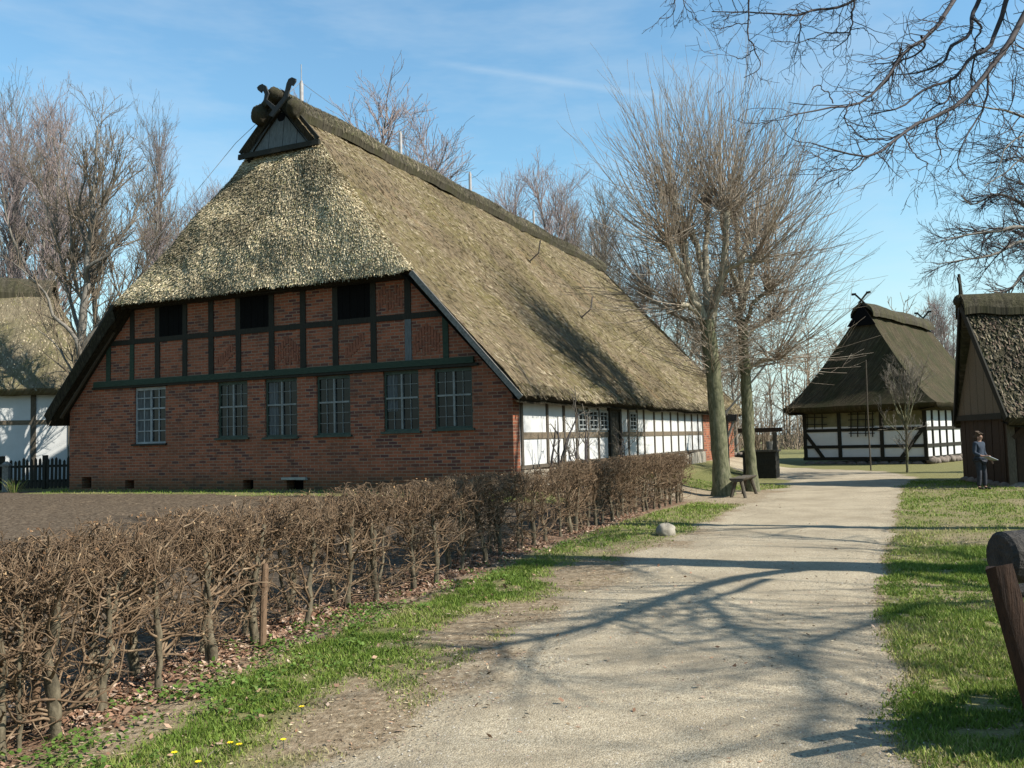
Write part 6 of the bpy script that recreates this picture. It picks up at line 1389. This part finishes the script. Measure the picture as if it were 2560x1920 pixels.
def bits():
    r = np.random.RandomState(29)
    def dn(x, y):
        g, so, gr, li = masks(x, y); return np.clip(.95 - g * .8 - so, 0, 1) * np.clip((7 / np.maximum(np.hypot(x, y), 3)), 0, 1) * sstep(.2, .6, fbm(x * 2.2, y * 2.2 + 8, 2))
    x, y = scatter(r, 60000, -3.2, 7, 3.2, 16, dn); n = len(x); z = zg(x, y) + r.uniform(.002, .012, n); L = r.uniform(.006, .028, n)[:, None]; W = r.uniform(.0018, .006, n)[:, None]; a = r.uniform(0, 2 * PI, n)
    u = np.stack([np.cos(a), np.sin(a), r.normal(0, .2, n)], 1) * L; v = np.stack([-np.sin(a), np.cos(a), r.normal(0, .6, n)], 1) * W; c = np.stack([x, y, z], 1)
    V = np.stack([c - u, c - v, c + u, c + v], 1).reshape(-1, 3); pal = np.array([(.30, .24, .15), (.20, .145, .09), (.40, .33, .22), (.11, .08, .05), (.26, .16, .10)]); col = pal[r.choice(5, n)] * r.uniform(.8, 1.2, (n, 1))
    o = tint_mesh('dry_litter', V, n, 4, col, M['tint']); struct(o, 'stuff'); tag(o, 'dry straw and leaf crumbs strewn over the bare verge', 'leaf litter')
bits()
def herbs():
    r = np.random.RandomState(23); xs, ys = [], []
    for _ in range(150):
        yy = r.uniform(4.0, 9.5) if r.rand() < .8 else r.uniform(9, 15); cx_ = float(hx(np.array(yy))) + r.normal(.42, .3); k = r.randint(12, 46); xs.append(r.normal(cx_, .07, k)); ys.append(r.normal(yy, .07, k))
    x = np.concatenate(xs); y = np.concatenate(ys); n = len(x); z = zg(x, y) + r.uniform(.012, .07, n); s = r.uniform(.009, .022, n)[:, None]; a = r.uniform(0, 2 * PI, n)
    u = np.stack([np.cos(a), np.sin(a), r.normal(0, .4, n)], 1); v = np.stack([-np.sin(a), np.cos(a), r.normal(0, .4, n)], 1); c = np.stack([x, y, z], 1)
    V = np.stack([c - u * s, c - u * s * .2 - v * s * .8, c + u * s * .9, c - u * s * .2 + v * s * .8], 1).reshape(-1, 3); pal = np.array([(.065, .12, .016), (.09, .155, .025), (.12, .18, .038)]); col = pal[r.choice(3, n)] * r.uniform(.8, 1.2, (n, 1))
    o = tint_mesh('ground_cover', V, n, 4, col, M['grass']); struct(o, 'stuff'); tag(o, 'small leafy green weeds sprouting at the foot of the hedge', 'weeds')
herbs()
def pebbles():
    r = np.random.RandomState(24); n = 30000; x = r.uniform(-2, 7, n); y = 2.8 + 13 * r.rand(n) ** 1.9; s_ = sdist(x, y, PATH) > -.25; x, y = x[s_], y[s_]; n = len(x); s = r.uniform(.003, .0085, n) * (1 + .5 * (r.rand(n) < .05)); z = zg(x, y) + .004
    o8 = np.array([(1, 0, 0), (0, 1, 0), (-1, 0, 0), (0, -1, 0), (0, 0, .8)]); rot = r.uniform(0, 2 * PI, n); P = o8[None] * s[:, None, None] * r.uniform(.6, 1.3, (n, 5, 1)); c, sn = np.cos(rot)[:, None], np.sin(rot)[:, None]
    V = np.stack([P[..., 0] * c - P[..., 1] * sn + x[:, None], P[..., 0] * sn + P[..., 1] * c + y[:, None], P[..., 2] + z[:, None]], -1)
    idx = (np.arange(n) * 5)[:, None, None] + np.array([(0, 1, 4), (1, 2, 4), (2, 3, 4), (3, 0, 4)])[None]
    me = bpy.data.meshes.new('pebbles'); fill_mesh(me, V.reshape(-1, 3), idx.ravel(), np.full(n * 4, 3)); pal = np.array([(.3, .27, .225), (.21, .185, .15), (.38, .35, .30), (.14, .115, .095), (.25, .18, .14)]); col = pal[r.choice(5, n)]
    at = me.color_attributes.new('tint', 'FLOAT_COLOR', 'POINT'); rgba = np.ones((n * 5, 4), np.float32); rgba[:, :3] = np.repeat(col, 5, 0); at.data.foreach_set('color', rgba.ravel()); o = link('pebbles', me, M['tint']); struct(o, 'stuff'); tag(o, 'loose grit and pebbles strewn over the gravel path', 'gravel')
pebbles()
M['petal'] = simple('petal', (.75, .52, .01), (.85, .62, .02), 30, rough=.6, bs=0)
def flower(x, y, label):
    mb = MB(); z0_ = zgf(x, y); r = random.Random(int(x * 999))
    for i in range(8):
        a = i * PI / 4; c, s = .75 * math.cos(a), .75 * math.sin(a); mb.face([(0, 0, .001 * i), (.018 * c - .007 * s, .018 * s + .007 * c, .008), (.026 * c, .026 * s, .006), (.018 * c + .007 * s, .018 * s - .007 * c, .008)])
    o = empty('yellow_flower', (x, y, z0_ + .05), r.uniform(0, 3), label, 'flower', 'yellow flowers in the near verge'); mb.build('petals', M['petal'], o); mb = MB(); mb.tube([(0, 0, -.055), (0, 0, -.001)], .0025, 5); mb.build('stalk', M['frame_green'], o)
for (x, y), lab in zip(((-1.93, 5.02), (-1.74, 4.86), (-1.66, 5.15), (-1.60, 5.12), (-1.37, 5.2), (-1.42, 5.85)), ('leftmost yellow flower in the near verge grass', 'nearest yellow flower low at the lower picture edge', 'left one of two close yellow flowers in the near verge', 'right one of two close yellow flowers in the near verge', 'yellow flower nearest the gravel in the near verge', 'farthest yellow flower, on bare earth of the verge')): flower(x, y, lab)
def tuft():
    r = np.random.RandomState(6); n = 46; a = r.uniform(0, 2 * PI, n); L = r.uniform(.35, .7, n); rows = []
    V = []
    for i in range(n):
        d = np.array([math.cos(a[i]), math.sin(a[i])]); b0_ = d * r.uniform(0, .18); w = np.array([-d[1], d[0]]) * .011; pts = [(b0_ + d * L[i] * f * .55, L[i] * (f * 1.25 - f * f * .55)) for f in (0, .5, 1)]
        (p0_, z0_), (p1_, z1_), (p2_, z2_) = pts
        V += [(*(p0_ - w), z0_), (*(p0_ + w), z0_), (*(p1_ + w), z1_), (*(p1_ - w), z1_), (*(p1_ - w), z1_), (*(p1_ + w), z1_), (*(p2_ + w * .1), z2_), (*(p2_ - w * .1), z2_)]
    V = np.array(V); col = np.array([(.14, .2, .04), (.3, .28, .12)])[r.choice(2, n * 2)]; o = tint_mesh('leaf_tuft', V, n * 2, 4, col, M['grass']); o.location = (-14.9, 26.4, zgf(-14.9, 26.4)); tag(o, 'tuft of long strap leaves before the picket fence at left', 'plant')
tuft()

# ---------------------------------------------------------------- sun, sky, camera
EL = R(41); AZ = math.atan2(SUNH[1], SUNH[0])
W = bpy.data.worlds.new('World'); SC.world = W; W.use_nodes = True; nt = W.node_tree; bg = nt.nodes['Background']
sk = nt.nodes.new('ShaderNodeTexSky'); sk.sky_type = 'NISHITA'; sk.sun_disc = False; sk.sun_elevation = EL; sk.sun_rotation = PI / 2 - AZ; sk.air_density = 1.5; sk.dust_density = 0.0; sk.ozone_density = 1.6; sk.altitude = 20
tc = nt.nodes.new('ShaderNodeTexCoord')
# a thin vapour trail and faint cirrus high over the roof
def plane_dist(n):
    d = nt.nodes.new('ShaderNodeVectorMath'); d.operation = 'DOT_PRODUCT'; nt.links.new(tc.outputs['Generated'], d.inputs[0]); d.inputs[1].default_value = n; return d.outputs['Value']
def absm(v): return math_(nt, 'ABSOLUTE', v)
cn = noise(nt, tc.outputs['Generated'], 9, 4, .6)
trail = math_(nt, 'SUBTRACT', 1, math_(nt, 'MULTIPLY', absm(math_(nt, 'ADD', plane_dist((-.168, .386, -.907)), math_(nt, 'MULTIPLY', math_(nt, 'SUBTRACT', cn, .5), .008))), 170), True)
ends = math_(nt, 'MULTIPLY', math_(nt, 'SUBTRACT', plane_dist((.0523, .9222, .3832)), .988), 110, True)
trail = math_(nt, 'MULTIPLY', math_(nt, 'MULTIPLY', trail, ends), .16)
mp_ = nt.nodes.new('ShaderNodeMapping'); mp_.inputs['Scale'].default_value = (2.2, 2.2, 9); mp_.inputs['Rotation'].default_value = (.35, .2, 0); nt.links.new(tc.outputs['Generated'], mp_.inputs['Vector'])
ci = math_(nt, 'MULTIPLY', math_(nt, 'SUBTRACT', noise(nt, mp_.outputs['Vector'], 1.6, 5, .62), .43), .95, True)
CLOUD = mix(nt, math_(nt, 'ADD', trail, ci, True), mix(nt, 1.0, sk.outputs['Color'], (.72, .98, 1.08), 'MULTIPLY'), (4.6, 5.2, 5.6))
sep = nt.nodes.new('ShaderNodeSeparateXYZ'); nt.links.new(tc.outputs['Generated'], sep.inputs[0])
hz = math_(nt, 'POWER', math_(nt, 'SUBTRACT', 1, math_(nt, 'MULTIPLY', math_(nt, 'MAXIMUM', sep.outputs['Z'], 0), 3.4), True), 1.6)
CLOUD = mix(nt, math_(nt, 'MULTIPLY', hz, .85), CLOUD, (4.0, 5.05, 5.5))
nt.links.new(CLOUD, bg.inputs['Color']); bg.inputs['Strength'].default_value = .085
sl = bpy.data.lights.new('sun', 'SUN'); so = bpy.data.objects.new('sun', sl); COL.objects.link(so); sl.energy = 5.0; sl.angle = R(.53); sl.color = (1, .95, .86)
sv = Vector((SUNH[0] * math.cos(EL), SUNH[1] * math.cos(EL), math.sin(EL))); so.rotation_euler = sv.to_track_quat('Z', 'Y').to_euler(); so.location = (30, -15, 30)
cd = bpy.data.cameras.new('camera'); co = bpy.data.objects.new('camera', cd); COL.objects.link(co); SC.camera = co
cd.sensor_width = 36; cd.lens = 1903.6 / 2212 * 36; cd.clip_start = .1; cd.clip_end = 2000
Mx = Matrix.Rotation(PI / 2 + R(3.592), 4, 'X') @ Matrix.Rotation(R(-1.436), 4, 'Z'); co.matrix_world = Matrix.Translation((0, 0, 1.75)) @ Mx
vs = SC.view_settings; vs.view_transform = 'Standard'; vs.look = 'None'; vs.gamma = 1; vs.exposure = 1.02; vs.use_curve_mapping = False
